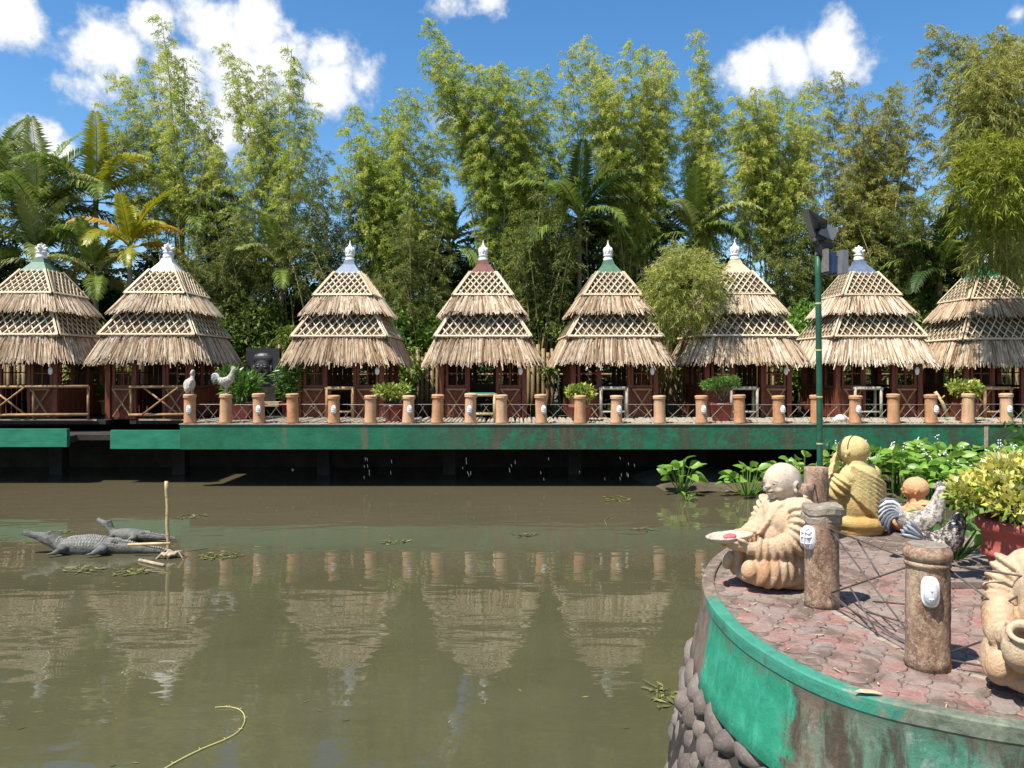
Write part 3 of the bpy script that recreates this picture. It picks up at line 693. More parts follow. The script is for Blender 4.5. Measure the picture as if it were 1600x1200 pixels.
def hut(i, px, sc, cap, fin, rot, label):
    rs = random.Random(100 + i); x = (px - 800) / F * HY0
    t = thing('thatched_hut', label, 'hut', (x, HY0, 0), rs.uniform(-.03, .03), 'thatched huts in a row on the deck')
    zz = 1.0 + {0: .012, 1: .012, 5: .004, 7: -.02}.get(i, 0)
    def sxy(o): o.scale = (sc, sc, zz); return o
    sxy(link('lower_thatch_fringe', fr_low[i % 4], None, t, kind='stuff')).rotation_euler = (0, 0, math.pi / 2 * (i // 2 % 4))
    sxy(link('upper_thatch_fringe', fr_up[(i + 1) % 4], None, t, kind='stuff')).rotation_euler = (0, 0, math.pi / 2 * ((i + 1) // 2 % 4))
    sxy(link('lower_roof_slope', sl_low, None, t)); sxy(link('upper_roof_slope', sl_up, None, t))
    for nm, args in (('lower_lattice', (1.51, 4.36, .93, 5.30, .265)), ('upper_lattice', (.955, 5.70, .42, 6.50, .205))):
        e = bpy.data.objects.new(nm, None); COL.objects.link(e); e.parent = t; e.scale = (sc, sc, zz)
        for face in (0, math.pi / 2, -math.pi / 2): lattice(e, *args, rs, face)
    m = MB(); prof = [(.46, 6.44), (.45, 6.475), (.31, 6.66), (.20, 6.80), (.155, 6.93)]
    vs = [(a * w, b * w, z) for w, z in prof for a, b in ((-1, -1), (1, -1), (1, 1), (-1, 1))]
    m.add(vs, [(j * 4 + q, j * 4 + (q + 1) % 4, (j + 1) * 4 + (q + 1) % 4, (j + 1) * 4 + q) for j in range(4) for q in range(4)] + [(16, 17, 18, 19)])
    sxy(m.build('roof_cap', M[cap], t))
    f = sxy(link('finial', FIN[fin], None, t)); f.location = (0, 0, 6.93 * zz)
    # body
    for a in (-1, 1):
        for b in (-1, 1): wood(t, 'post', (a * BW, b * BW, B0), (a * BW, b * BW, 4.15), .15, .15)
    for b in (-1, 1):
        wood(t, 'lintel', (-BW - .1, b * BW, 3.72), (BW + .1, b * BW, 3.72), .12, .16)
        wood(t, 'lintel', (b * BW, -BW - .1, 3.58), (b * BW, BW + .1, 3.58), .12, .14)
    fy = -BW
    for a in (-1, 1):
        x0, x1 = sorted((a * .46, a * (BW - .08)))
        wood(t, 'door_jamb', (a * .46, fy, B0), (a * .46, fy, 3.64), .10, .11)
        m = MB(); m.box(((x0 + x1) / 2, fy + .02, B0 + .5), (x1 - x0 - .04, .04, .94)); m.build('wall_panel', M['wood_red'], t)
        fr = MB()
        for zq in (B0 + 1.02, B0 + 1.84): fr.beam((x0 + .05, fy, zq), (x1, fy, zq), .08, .09)
        for xq in (x0 + .1, x1 - .06): fr.beam((xq, fy, B0 + 1.0), (xq, fy, B0 + 1.84), .07, .09, (0, 1, 0))
        w = fr.build('window', M['wood_red'], t)
        mu = MB(); xm = (x0 + x1) / 2 + .02; mu.beam((xm, fy + .003, B0 + 1.06), (xm, fy + .003, B0 + 1.80), .035, .035, (0, 1, 0)); mu.beam((x0 + .12, fy + .003, B0 + 1.43), (x1 - .1, fy + .003, B0 + 1.43), .03, .035); mu.build('glazing_bar', M['wood_red'], w)
        br = MB(); xa, xb = x0 + .1, x1 - .08; yb = fy - .06
        br.beam((xa, yb - .02, B0 + .08), (xb, yb - .02, B0 + .95), .045, .04); br.beam((xb, yb - .065, B0 + .08), (xa, yb - .065, B0 + .95), .045, .04)
        br.tube([(xa - .02, yb - .04, B0 + .93), (xb + .02, yb - .04, B0 + .93)], .032, 7)
        br.build('cross_brace', M['bamboo_brown'], t)
    la = MB(); la.ell((0, 0, 0), (.075, .05, .13), None, 10, 7); 
    if i not in (1,): la.build('wall_lamp', M['white_lamp'], t, True, loc=(BW - .12, fy - .10, 3.3))
    # sides and rear: rails, boards and window bars, open above
    for a in (-1, 1):
        m = MB(); 
        for q in range(9): m.box((a * BW, -BW + .2 + q * .27, B0 + .48), (.04, .22, .9))
        m.build('side_boards', M['wood_red'], t, kind='stuff')
        m = MB()
        for q in (-.45, .45): m.beam((a * BW, q, B0 + .95), (a * BW, q, 3.55), .07, .07)
        m.beam((a * BW, -BW, B0 + 1.0), (a * BW, BW, B0 + 1.0), .08, .08); m.beam((a * BW, -BW, B0 + 1.45), (a * BW, BW, B0 + 1.45), .035, .035)
        m.build('side_frame', M['wood_red'], t)
    m = MB()
    for q in range(15): 
        if q in (6, 7, 8) or rs.random() < .1: continue
        m.box((-BW + .12 + q * .176, BW, B0 + .9), (.15, .04, 1.8))
    m.build('rear_boards', M['wood_dark'], t, kind='stuff')
    m = MB(); m.box((0, 0, B0 + .01), (2 * BW, 2 * BW, .05)); m.build('floor', M['wood_dark'], t)
    m = MB(); m.box((0, 0, 3.95), (2 * BW + .1, 2 * BW + .1, .04)); m.build('ceiling', M['wood_dark'], t)
    m = MB(); m.box((0, .75, B0 + .45), (2.2, .5, .06)); m.box((0, 1.15, B0 + .8), (2.2, .05, .5)); m.box((-.9, .8, B0 + .22), (.08, .4, .42)); m.box((.9, .8, B0 + .22), (.08, .4, .42)); m.build('inner_bench', M['wood_dark'], t)
    return t
for i, h in enumerate(HUTS): hut(i, *h)
# platforms under the two left huts
for i, (x0, x1, yf, zt, zb, lab) in enumerate(((-17.6, -12.9, 22.25, 1.62, 1.10, 'dark green platform beam under the hut at the left edge, in shade'),
                                        (-11.72, -9.40, 22.4, 1.57, 1.03, 'short bright green platform beam under the white-capped hut'))):
    t = thing('hut_platform', lab, 'platform', ((x0 + x1) / 2, yf, 0)); w = x1 - x0
    MB().box((0, .08, (zt + zb) / 2), (w, .16, zt - zb)).build('green_beam', M['beam_green'], t)
    MB().box((0, .95, zb + .2), (w, 1.55, .2)).build('shade_slab', M['concrete_dark'], t)  # dark slab added so no sunlit water shows behind the beam
    MB().box((0, 3.15, 1.70), (w + .5, 3.0, .12)).build('slab', M['concrete_dark'], t)
    m = MB(); m.beam((-w / 2 + .05, 1.62, 1.77), (w / 2, 1.62, 1.77), .04, .05); m.build('floor_edge', M['driftwood'], t)
# bamboo railings in front of the two left huts
for x0, x1, y, lab, mat, fx in ((-16.8, -13.1, 23.75, 'golden bamboo railing with one cross, front of the hut at the left edge', 'bamboo_brown', -15.6),
                           (-11.9, -9.9, 23.85, 'brown bamboo railing with one cross, front of the white-capped hut', 'bamboo_brown', -10.9)):
    t = thing('bamboo_railing', lab, 'railing', ((x0 + x1) / 2, y, 1.8)); w = (x1 - x0) / 2; c = fx - (x0 + x1) / 2
    for z in (.13, 1.0): MB().tube([(-w, 0, z), (w, 0, z + .02)], .045, 8).build('rail', M[mat], t, True)
    for s in (-1, 1): MB().tube([(c - s * .55, -.05 * s - .03, .14), (c + s * .55, -.05 * s - .03, .98)], .03, 8).build('diagonal', M[mat], t, True)
    for q in ((-w + .05, c - .6, c + .75, w - .05) if w > 1.2 else (-w + .03, w - .05)): MB().tube([(q, .08, 0), (q, .08, 1.02)], .04, 8).build('upright', M[mat], t, True)

# bamboo benches and tables in the doorways
def frame_table(name, label, cat, loc, w, h, d, mat, top=None):
    t = thing(name, label, cat, loc)
    for a in (-1, 1):
        for b in (-1, 1): MB().tube([(a * w / 2, b * d / 2, 0), (a * w / 2, b * d / 2, h + .03)], .045, 8).build('leg', M[mat], t, True)
    for b in (-1, 1):
        MB().tube([(-w / 2 - .06, b * d / 2, h), (w / 2 + .06, b * d / 2, h)], .04, 8).build('rail', M[mat], t, True)
        MB().tube([(-w / 2, b * d / 2, .2), (w / 2, b * d / 2, .2)], .028, 8).build('stretcher', M[mat], t, True)
    m = MB()
    for q in range(7): m.tube([(-w / 2, -d / 2 + d * q / 6, h + .035), (w / 2, -d / 2 + d * q / 6, h + .035)], .03, 6)
    m.build('table_top', M[top or mat], t, kind='stuff'); return t
frame_table('bamboo_table', 'bamboo table with a greenish top in front of the maroon-capped hut', 'table', P(752, 657, 23.5).xy.to_3d() + Vector((0, 0, DECKZ)), .82, .78, .5, 'bamboo_tan', 'cap_deep_green')
for px, mat, lab in ((533, 'bamboo_brown', 'brown bamboo table in the doorway of the blue-capped hut with spiked finial'), (958, 'bamboo_grey', 'grey bamboo table in the doorway of the green-capped hut left of the feathery bush'),
                     (1160, 'bamboo_grey', 'grey bamboo table in the doorway of the cream-capped hut'), (1352, 'bamboo_grey', 'grey bamboo table in the doorway of the hut right of the lamp pole'),
                     (1553, 'bamboo_brown', 'brown bamboo table in the doorway of the hut at the right edge')):
    frame_table('bamboo_table', lab, 'table', ((px - 800) / F * 24.0, 24.0, DECKZ + .04), .8, .92, .4, mat)
# ------------------------------------------------------------------ clay posts and wire railing on the deck
POSTX = [297, 352, 405, 458, 522, 579, 638, 683, 735, 784, 846, 906, 963, 1031, 1096, 1156, 1217, 1276, 1336, 1396, 1455, 1512, 1573]
LIT = {297, 405, 522, 638, 735, 846, 963, 1096, 1217, 1336, 1455, 1573}
PY = 21.82
def deck_post_mesh(seed):
    return MB().lathe([(.175, 0), (.17, .05), (.158, .3), (.16, .55), (.155, .70), (.16, .715), (.18, .725), (.185, .745), (.175, .765), (.185, .785), (.18, .81), (.15, .825), (.05, .83)], 16, wob=.035, seed=seed).mesh('post_body', True)
dpm = [deck_post_mesh(s) for s in range(4)]
for me in dpm: me.materials.append(M['clay_post'])
lb = MB(); lb.ell((0, 0, 0), (.075, .05, .125), None, 12, 8); lbm = lb.mesh('lamp', True); lbm.materials.append(M['white_lamp'])
lg = MB(); 
for z in (-.05, .0, .05): lg.tube([(.06 * math.cos(R(a)), -.055 * math.sin(R(a)) - .006, z) for a in range(20, 161, 20)], .006, 4)
lg.tube([(0, -.03, -.12), (0, -.058, -.05), (0, -.06, .05), (0, -.03, .12)], .006, 4); lgm = lg.mesh('lamp_guard'); lgm.materials.append(M['lamp_glass'])
HN = ['leftmost hut', 'white-capped hut', 'blue-capped hut with spiked finial', 'maroon-capped hut', 'green-capped hut with spiked finial', 'cream-capped hut', 'blue-capped hut behind lamp pole', 'hut at the right edge']
cnt = {}
for i, px in enumerate(POSTX):
    near = min(range(8), key=lambda k: abs(HUTS[k][0] - px)); cnt.setdefault(near, []).append(px)
prs = random.Random(9); post_x = []
for i, px in enumerate(POSTX):
    near = min(range(8), key=lambda k: abs(HUTS[k][0] - px)); k = cnt[near].index(px); lamp = px in LIT
    x = (px - 800) / F * PY; post_x.append(x)
    if px == 297: lab = 'clay railing post with white lamp under the white bird figure'
    elif px == 352: lab = 'shaded clay railing post carrying the grey rooster figure'
    else: lab = f'clay railing post {"with white lamp" if lamp else "without lamp"}, {ORD[k]} from left before {HN[near]}'
    t = thing('clay_post', lab, 'post', (x, PY, DECKZ + .02), 0, 'clay posts along the deck railing')
    b = link('post_body', prs.choice(dpm), None, t); b.rotation_euler = (prs.uniform(-.025, .025), prs.uniform(-.03, .03), prs.uniform(0, 6))
    b.scale = (1, 1, prs.uniform(.96, 1.04))
    if lamp:
        l = link('lamp', lbm, None, t, (prs.choice((-.015, .03, .06)), -.165, .40)); link('lamp_guard', lgm, None, l)
wr = thing('wire_railing', 'thin wire railing with diagonal rods strung between the clay deck posts', 'railing')
for i in range(len(post_x)):
    a = post_x[i] + .15; b = (post_x[i + 1] if i + 1 < len(post_x) else post_x[i] + 1.1) - .15; m = MB(); z0 = DECKZ + .05; z1 = DECKZ + .56; r = .0075; w = b - a; y = PY
    m.tube([(a, y, z1), (b, y, z1 + prs.uniform(-.01, .01))], .009, 5)
    q = prs.random()
    m.tube([(a, y + .012, z0), (a + w * .62, y + .012, z1)], r, 4); m.tube([(b, y - .012, z0), (b - w * .62, y - .012, z1)], r, 4)
    m.tube([(a + w * .08, y + .02, z1 - .16), (a + w * .45, y + .02, z0 + .03)], r, 4)
    if q < .6: m.tube([(b - w * .08, y - .02, z1 - .14), (b - w * .42, y - .02, z0 + .06)], r, 4)
    m.build('railing_span', M['rod_pale'], wr)

# ------------------------------------------------------------------ lamp pole behind the terrace posts
lx, ly = 3.285, 8.22
lp = thing('lamp_pole', 'tall green bamboo-like lamp pole with dark floodlights on top, rising behind the terrace post', 'lamp pole', (lx, ly, 0))
zt = CAMZ + (HY - 398) / F * ly
m = MB(); pr_ = []; zz = TZ - 1.0
while zz < zt: pr_.append(zz); zz += .2
m.tube([(0 + .012 * math.sin(z * .9), 0, z) for z in pr_], .031, 10); m.build('pole', M['pole_green'], lp, True)
for z in (2.55, 3.05, 3.55, 4.05): MB().lathe([(.032, -.012), (.036, 0), (.032, .012)], 10, (.012 * math.sin(z * .9), 0, z)).build('node_ring', M['pole_ring'], lp, True)
def LP(px, py, dd=0): return P(px, py, ly + dd) - Vector((lx, ly, 0))
m = MB(); m.tube([LP(1284, 402), LP(1283, 370), LP(1281, 352)], .028, 8); m.tube([LP(1284, 400, -.05), LP(1272, 378, -.05), LP(1274, 362, -.05)], .016, 6)
m.box(LP(1283, 388), (.09, .10, .07)); m.box(LP(1280, 372), (.13, .1, .05)); m.beam(LP(1282, 380), LP(1300, 386), .05, .05); m.ell(LP(1273, 377, -.05), .035, None, 8, 6); m.build('bracket', M['lamp_dark'], lp)
_LP = LP
def LP(px, py, dd=0): return _LP(1284 + (px - 1284) * .86, 398 + (py - 398) * .93, dd)
# floodlight pointing up-left: wedge hood with a dark throat and a ballast box
m = MB(); a = LP(1259, 320, -.15); b = LP(1295, 341, -.22); c = LP(1292, 362, .05); d = LP(1271, 366, .0)
bk = Vector((.05, .30, .02))
vs = [a, b, c, d, a + bk, b + bk, c + bk * .7, d + bk * .7]
m.add(vs, [(0, 1, 2, 3), (7, 6, 5, 4), (0, 4, 5, 1), (1, 5, 6, 2), (2, 6, 7, 3), (3, 7, 4, 0)]); fl = m.build('flood_lamp', M['lamp_grey'], lp)
m = MB(); m.add([a * .05 + b * .95 + Vector((0, -.004, 0)), b.lerp(c, .98) + Vector((0, -.006, 0)), d.lerp(c, .15) + Vector((0, -.006, 0)), d.lerp(a, .25) + Vector((.02, -.006, 0)), a.lerp(b, .62) + (d - a) * .38 + Vector((0, -.02, 0))], [(0, 1, 2, 3, 4)]); m.build('lamp_face', M['lamp_dark'], fl)
m = MB(); m.box(LP(1290, 362, .02), (.17, .2, .13), Matrix.Rotation(R(25), 3, 'Y')); m.build('ballast_box', M['lamp_grey'], lp)
m = MB(); m.box(LP(1299, 413, .0), (.20, .22, .22), Matrix.Rotation(R(12), 3, 'Z')); f2 = m.build('flood_lamp', M['lamp_blue'], lp)
m = MB(); m.box(LP(1314, 412, -.06), (.07, .24, .245), Matrix.Rotation(R(12), 3, 'Z')); m.build('lamp_rim', M['lamp_grey'], f2)
m = MB(); m.box(LP(1314, 397, -.09), (.05, .05, .05)); m.box(LP(1284, 410), (.03, .3, .24)); m.build('lamp_clip', M['rod_pale'], f2)

# ------------------------------------------------------------------ near terrace posts, their lamps and the wire fence
PR = .118
def near_post(k, h, cap, lab):
    x, y = PP[k]; t = thing('cement_post', lab, 'post', (x, y, TZ), 0, 'cement tree-trunk posts on the terrace'); n = 22; pr = []
    for q in range(15):
        z = h * q / 14; pr.append((PR * (1.06 - .05 * q / 14 + (.06 if q == 0 else 0)), z - (.02 if q == 0 else 0)))
    pr.append((PR * .6, h + .004)); m = MB(); m.lathe(pr, n, wob=.018, seed=k)
    if cap == 'none': pass
    m.build('trunk', M['trunk_cement'], t, True)
    if cap == 'slate':
        c = MB(); rs = random.Random(k); nn = 14
        for (z0, z1, r) in ((h - .115, h - .045, 1.12), (h - .05, h + .02, 1.22)):
            ring = [r * PR * rs.uniform(.9, 1.1) * (1 + .10 * math.cos(2 * math.pi * q / nn * 2 + 1)) for q in range(nn)]
            vs = []
            for z, f in ((z0, .9), (z0 + .015, 1), (z1 - .015, 1), (z1, .93)):
                vs += [(ring[q] * f * math.cos(2 * math.pi * q / nn), ring[q] * f * math.sin(2 * math.pi * q / nn), z + .012 * math.sin(q * 1.3)) for q in range(nn)]
            c.add(vs, [(a * nn + q, a * nn + (q + 1) % nn, (a + 1) * nn + (q + 1) % nn, (a + 1) * nn + q) for a in range(3) for q in range(nn)] + [tuple(range(nn - 1, -1, -1)), tuple(range(3 * nn, 4 * nn))])
        c.build('slate_cap', M['cap_slate'], t, False)
    if cap == 'lip':
        c = MB(); n = 22; prof = [(.0, -.12), (.012, -.115), (.02, -.10), (.015, -.088), (.0, -.083), (.012, -.075), (.026, -.055), (.024, -.02), (.0, .006)]
        vs = []
        for q in range(15):
            a = R(155 + q * 12.5); taper = min(1, q / 1.5, (14 - q) / 1.5) ** .5 if 0 < q < 14 else 0
            vs += [((PR + d * taper) * math.cos(a), (PR + d * taper) * math.sin(a), h + z) for d, z in prof]
        k_ = len(prof); c.add(vs, [(q * k_ + j, (q + 1) * k_ + j, (q + 1) * k_ + j + 1, q * k_ + j + 1) for q in range(14) for j in range(k_ - 1)]); c.build('bark_lip', M['trunk_cement'], t, True)
        MB().lathe([(.02, h), (PR * .93, h + .002), (PR * .93, h + .008), (.02, h + .01)], 18).build('top_disc', M['cap_slate'], t)
    return t
p1 = near_post(1, .72, 'lip', 'nearest brown trunk-like cement post with a white oval lamp, beside the cropped monk')
p2 = near_post(2, .735, 'slate', 'trunk-like cement post with a flat slate cap and caged lamp, right behind the bowl monk')
p3 = near_post(3, .76, 'none', 'flat-topped trunk-like cement post standing in front of the green lamp pole')
p4 = near_post(4, .74, 'none', 'trunk-like cement post half hidden between the bowl monk and the slate-capped post')
near_post(0, .75, 'lip', 'trunk-like cement post behind the cropped monk at the right edge')
def bulkhead(parent, ang, z, caged):
    e = bpy.data.objects.new('bulkhead_lamp', None); COL.objects.link(e); e.parent = parent; e.location = (PR * math.cos(ang), PR * math.sin(ang), z); e.rotation_euler = (0, 0, ang + math.pi / 2)
    def slab(w, h, d0, d1, inset=0.0, n=20, pw=3.2):
        m = MB(); vs = []
        for y, f in ((d0, 1), (d1 - .008, 1), (d1, 1 - inset)):
            for q in range(n):
                a = 2 * math.pi * q / n; c, s = math.cos(a), math.sin(a); r = 1 / (abs(c) ** pw + abs(s) ** pw) ** (1 / pw); vs.append((w * f * r * c, -y, h * f * r * s))
        m.add(vs, [(j * n + q, j * n + (q + 1) % n, (j + 1) * n + (q + 1) % n, (j + 1) * n + q) for j in range(2) for q in range(n)] + [tuple(range(2 * n, 3 * n))]); return m
    slab(.049, .088, -.02, .028, .12).build('lamp_base', M['white_lamp'], e, True)
    g = MB(); g.ell((0, -.03, 0), (.040, .034, .076), None, 16, 10); g.build('lens', M['lamp_glass'], e, True)
    c = MB()
    if caged:
        for x in (-.018, .018): c.tube([(x * 1.3, -.024, -.082), (x, -.064, -.055), (x, -.07, 0), (x, -.064, .055), (x * 1.3, -.024, .082)], .0042, 5)
        for zz in (-.035, .012, .05): c.tube([(-.045, -.024, zz), (-.036, -.055, zz), (0, -.070, zz), (.036, -.055, zz), (.045, -.024, zz)], .0042, 5)
    else:
        c.lathe([(.034, 0), (.040, .004), (.034, .008)], 16, (0, 0, 0)); c.v = [(x * 1.12, -.026 - z, y * 2.05) for x, y, z in c.v]
        for zz in (-.03, .02): c.tube([(-.04, -.026, zz), (0, -.069, zz), (.04, -.026, zz)], .0035, 5)
    c.build('lamp_guard', M['white_lamp'], e, True)
bulkhead(p1, R(-112), .475, False); bulkhead(p2, R(-158), .52, True)
wf = thing('wire_fence', 'thin dark iron rod fence strung between the terrace posts', 'fence')
def span(a, b, rods):
    A = Vector((*PP[a], TZ)); B = Vector((*PP[b], TZ)); d = (B - A).normalized(); A += d * PR * .9; B -= d * PR * .9; sd = Vector((-d.y, d.x, 0))
    for q, (u0, z0, u1, z1) in enumerate(rods):
        o = sd * (.008 * ((q % 3) - 1)); MB().tube([A.lerp(B, u0) + o + Vector((0, 0, z0)), A.lerp(B, u1) + o + Vector((0, 0, z1))], .0062, 6).build('rod', M['rod'], wf, True)
span(2, 1, [(0, .60, 1, .60), (0, .60, 1, .10), (0, .12, 1, .585), (0, .10, 1, .06), (0, .13, .48, .05), (.34, .60, .62, .40), (.28, .25, .62, .02), (.55, .22, 1, .33), (.45, .12, 1, .2)])
span(0, 1, [(0, .62, 1, .62), (0, .08, 1, .60), (0, .6, 1, .10), (.4, .62, .7, .4), (0, .1, 1, .06)])
span(4, 2, [(0, .6, 1, .6), (0, .6, 1, .08), (0, .1, 1, .58), (.3, .35, .7, .1), (0, .06, 1, .06)])
span(3, 4, [(0, .6, 1, .6), (0, .6, 1, .08), (0, .1, 1, .58), (0, .06, 1, .06)])

# ------------------------------------------------------------------ dark carved face panel between huts
bp = thing('carved_relief', 'dark stone panel carved with a serene face, standing between two huts', 'relief panel', P(412, 600, 27.2).xy.to_3d() + Vector((0, 0, 1.8)))
m = MB(); m.box((0, 0, 1.62), (1.18, .22, 1.35)); m.build('stone_slab', M['black_stone'], bp)
m = MB(); m.ell((0, -.12, 1.58), (.30, .16, .43)); m.ell((0, -.26, 1.56), (.05, .06, .15)); m.ell((0, -.25, 1.47), (.07, .05, .045))
for s in (-1, 1):
    m.ell((s * .12, -.245, 1.63), (.085, .04, .035)); m.ell((s * .12, -.245, 1.71), (.10, .035, .02), Matrix.Rotation(s * .25, 3, 'Y')); m.ell((s * .31, -.13, 1.5), (.05, .06, .2)); m.ell((s * .15, -.2, 1.48), (.09, .06, .10))
m.ell((0, -.25, 1.38), (.10, .04, .022)); m.ell((0, -.25, 1.345), (.08, .04, .022)); m.ell((0, -.22, 1.24), (.10, .06, .07)); m.ell((0, -.08, 1.9), (.36, .16, .24))
for q in range(26):
    a = q * 2.4; r = .33 * math.sqrt((q + 1) / 26); m.ell((r * math.cos(a), -.19 + r * .25, 1.93 + r * .55 * math.sin(a)), (.045, .04, .04), None, 8, 6)
sculpt(m, 'face', M['black_stone'], bp, .016, 1)
m = MB(); m.box((0, -.05, .62), (1.0, .4, .62)); m.build('plinth', M['concrete_dark'], bp); m = MB(); m.box((0, -.2, .34), (1.4, .7, .16)); m.build('ledge', M['bamboo_tan'], bp)

# stone shell-like lump lying on the deck, and a leaning bamboo stick further right
o = thing('pale_stone', 'pale lumpy stone figure lying on the deck right of the lamp pole', 'stone', P(1314, 664, 22.2) + Vector((0, 0, 0))); o.location.z = DECKZ
m = MB(); m.ell((0, 0, .13), (.19, .16, .13)); m.ell((.17, 0, .09), (.16, .1, .08)); m.ell((-.12, .05, .08), (.12, .12, .08)); m.ell((.33, .02, .05), (.1, .07, .05)); sculpt(m, 'stone', M['shell_white'], o, .025, 1)
m = MB(); q = P(1472, 640, 22.9); m.tube([P(1461, 612, 23.1), P(1472, 628, 23.0), P(1482, 652, 22.9)], .05, 8); m.tube([P(1470, 624, 23.0), P(1476, 618, 22.9)], .02, 6)
tag(m.build('bamboo_stick', M['bamboo_tan'], None, True), 'leaning bamboo stick on the deck left of the rightmost potted plant', 'stick')
# ------------------------------------------------------------------ statues (clay), facing +X in their own frame
def ribbed(m, pts, r0, r1, n, squash=.5, rot_extra=None, flare=1.0):
    """a sleeve as a chain of overlapping flattened discs: grooves between them read as pleats"""
    pts = [Vector(p) for p in pts]; cum = [0]
    for a, b in zip(pts, pts[1:]): cum.append(cum[-1] + (b - a).length)
    T = cum[-1]
    for k in range(n):
        s = T * (k + .5) / n; i = max(q for q in range(len(pts) - 1) if cum[q] <= s + 1e-9); u = (s - cum[i]) / (cum[i + 1] - cum[i])
        p = pts[i].lerp(pts[i + 1], u)
        d0 = (pts[i + 1] - pts[i]).normalized(); d1 = (pts[min(i + 2, len(pts) - 1)] - pts[min(i + 1, len(pts) - 2)]).normalized() if i + 2 < len(pts) else d0
        dm = (pts[i] - pts[i - 1]).normalized() if i > 0 else d0
        d = (dm.lerp(d0, min(1, .5 + u))).normalized() if u < .5 else d0.lerp(d1, u - .5).normalized()
        r = r0 + (r1 - r0) * (k + .5) / n
        m.ell(p, (T / n * squash * 1.28, r, r * flare), d.to_track_quat('X', 'Z').to_matrix(), 20, 12)
def head(m, c, r, detail=True):
    c = Vector(c); e = lambda x, y, z: c + Vector((x * r, y * r, z * r))
    m.ell(c, (r * 1.08, r * .95, r * .95), None, 28, 18); m.ell(e(.18, 0, -.32), (r * .80, r * .80, r * .62), None, 22, 14)
    for s in (-1, 1):
        m.ell(e(.60, s * .40, -.38), (r * .33, r * .30, r * .28))                                # cheeks
        m.ell(e(-.02, s * .93, -.22), (r * .13, r * .10, r * .26), None, 14, 10); m.ell(e(-.07, s * .99, -.13), (r * .19, r * .06, r * .19), None, 14, 10); m.ell(e(.0, s * .98, -.42), (r * .11, r * .09, r * .12))
        m.ell(e(.87, s * .33, -.02), (r * .14, r * .21, r * .06), Matrix.Rotation(s * -.2, 3, 'X')); m.ell(e(.88, s * .33, -.13), (r * .11, r * .19, r * .045)); m.ell(e(.90, s * .34, .12), (r * .13, r * .24, r * .05), Matrix.Rotation(s * -.25, 3, 'X'))
    m.ell(e(1.06, 0, -.24), (r * .19, r * .17, r * .12)); m.ell(e(1.0, 0, -.10), (r * .12, r * .10, r * .22))
    m.ell(e(1.0, 0, -.46), (r * .13, r * .26, r * .06)); m.ell(e(.97, 0, -.60), (r * .14, r * .22, r * .075)); m.ell(e(.78, 0, -.76), (r * .2, r * .24, r * .16))
def hand(m, wrist, d, up, side, L=.17, curl=.0, spread=1.0):
    """palm, four unequal fingers and a thumb; d points along the fingers, up is the back of the hand"""
    w = Vector(wrist); d = Vector(d).normalized(); up = Vector(up); up = (up - d * up.dot(d)).normalized(); sd = d.cross(up) * side
    mt = Matrix((d, sd, up)).transposed(); m.ell(w + d * L * .27, (L * .36, L * .25, L * .14), mt)
    for k, (off_, ln) in enumerate(((-.20, .46), (-.07, .54), (.06, .50), (.19, .40))):
        p = w + d * L * .46 + sd * L * off_ * spread; q = d; prev = p
        for j in range(3):
            q = (q - up * curl * .45).normalized(); nx = prev + q * L * ln / 3
            m.tube([prev, nx], [L * .075 * (1 - .08 * j), L * .070 * (1 - .1 * j)], 10); m.ell(nx, L * .068 * (1 - .08 * j), None, 10, 8); prev = nx
    p = w + d * L * .12 - sd * L * .2; q = (d * .75 - sd * .65).normalized(); k1 = p + q * L * .26; k2 = k1 + (d * .95 - sd * .1 - up * .15).normalized() * L * .22
    m.tube([p, k1, k2], [L * .095, L * .085, L * .065], 10); m.ell(k1, L * .088, None, 10, 8); m.ell(k2, L * .066, None, 10, 8)
def face_lines(hd, c, r):  # dark tubes paint the shade that gathers in carved lines
    c = Vector(c); e = lambda x, y, z: c + Vector((x * r, y * r, z * r))
    for s in (-1, 1):
        MB().tube([e(.86, s * .52, -.05), e(.985, s * .36, -.085), e(1.01, s * .17, -.06)], .0055, 6).build('eye_line', M['crease_shade'], hd, True)
        MB().tube([e(-.09, s * 1.03, -.02), e(.02, s * 1.05, -.16), e(-.05, s * 1.03, -.32)], .009, 6).build('ear_crease', M['crease_shade'], hd, True)
    MB().tube([e(1.0, .24, -.50), e(1.115, 0, -.53), e(1.0, -.24, -.50)], .0055, 6).build('mouth_line', M['crease_shade'], hd, True)
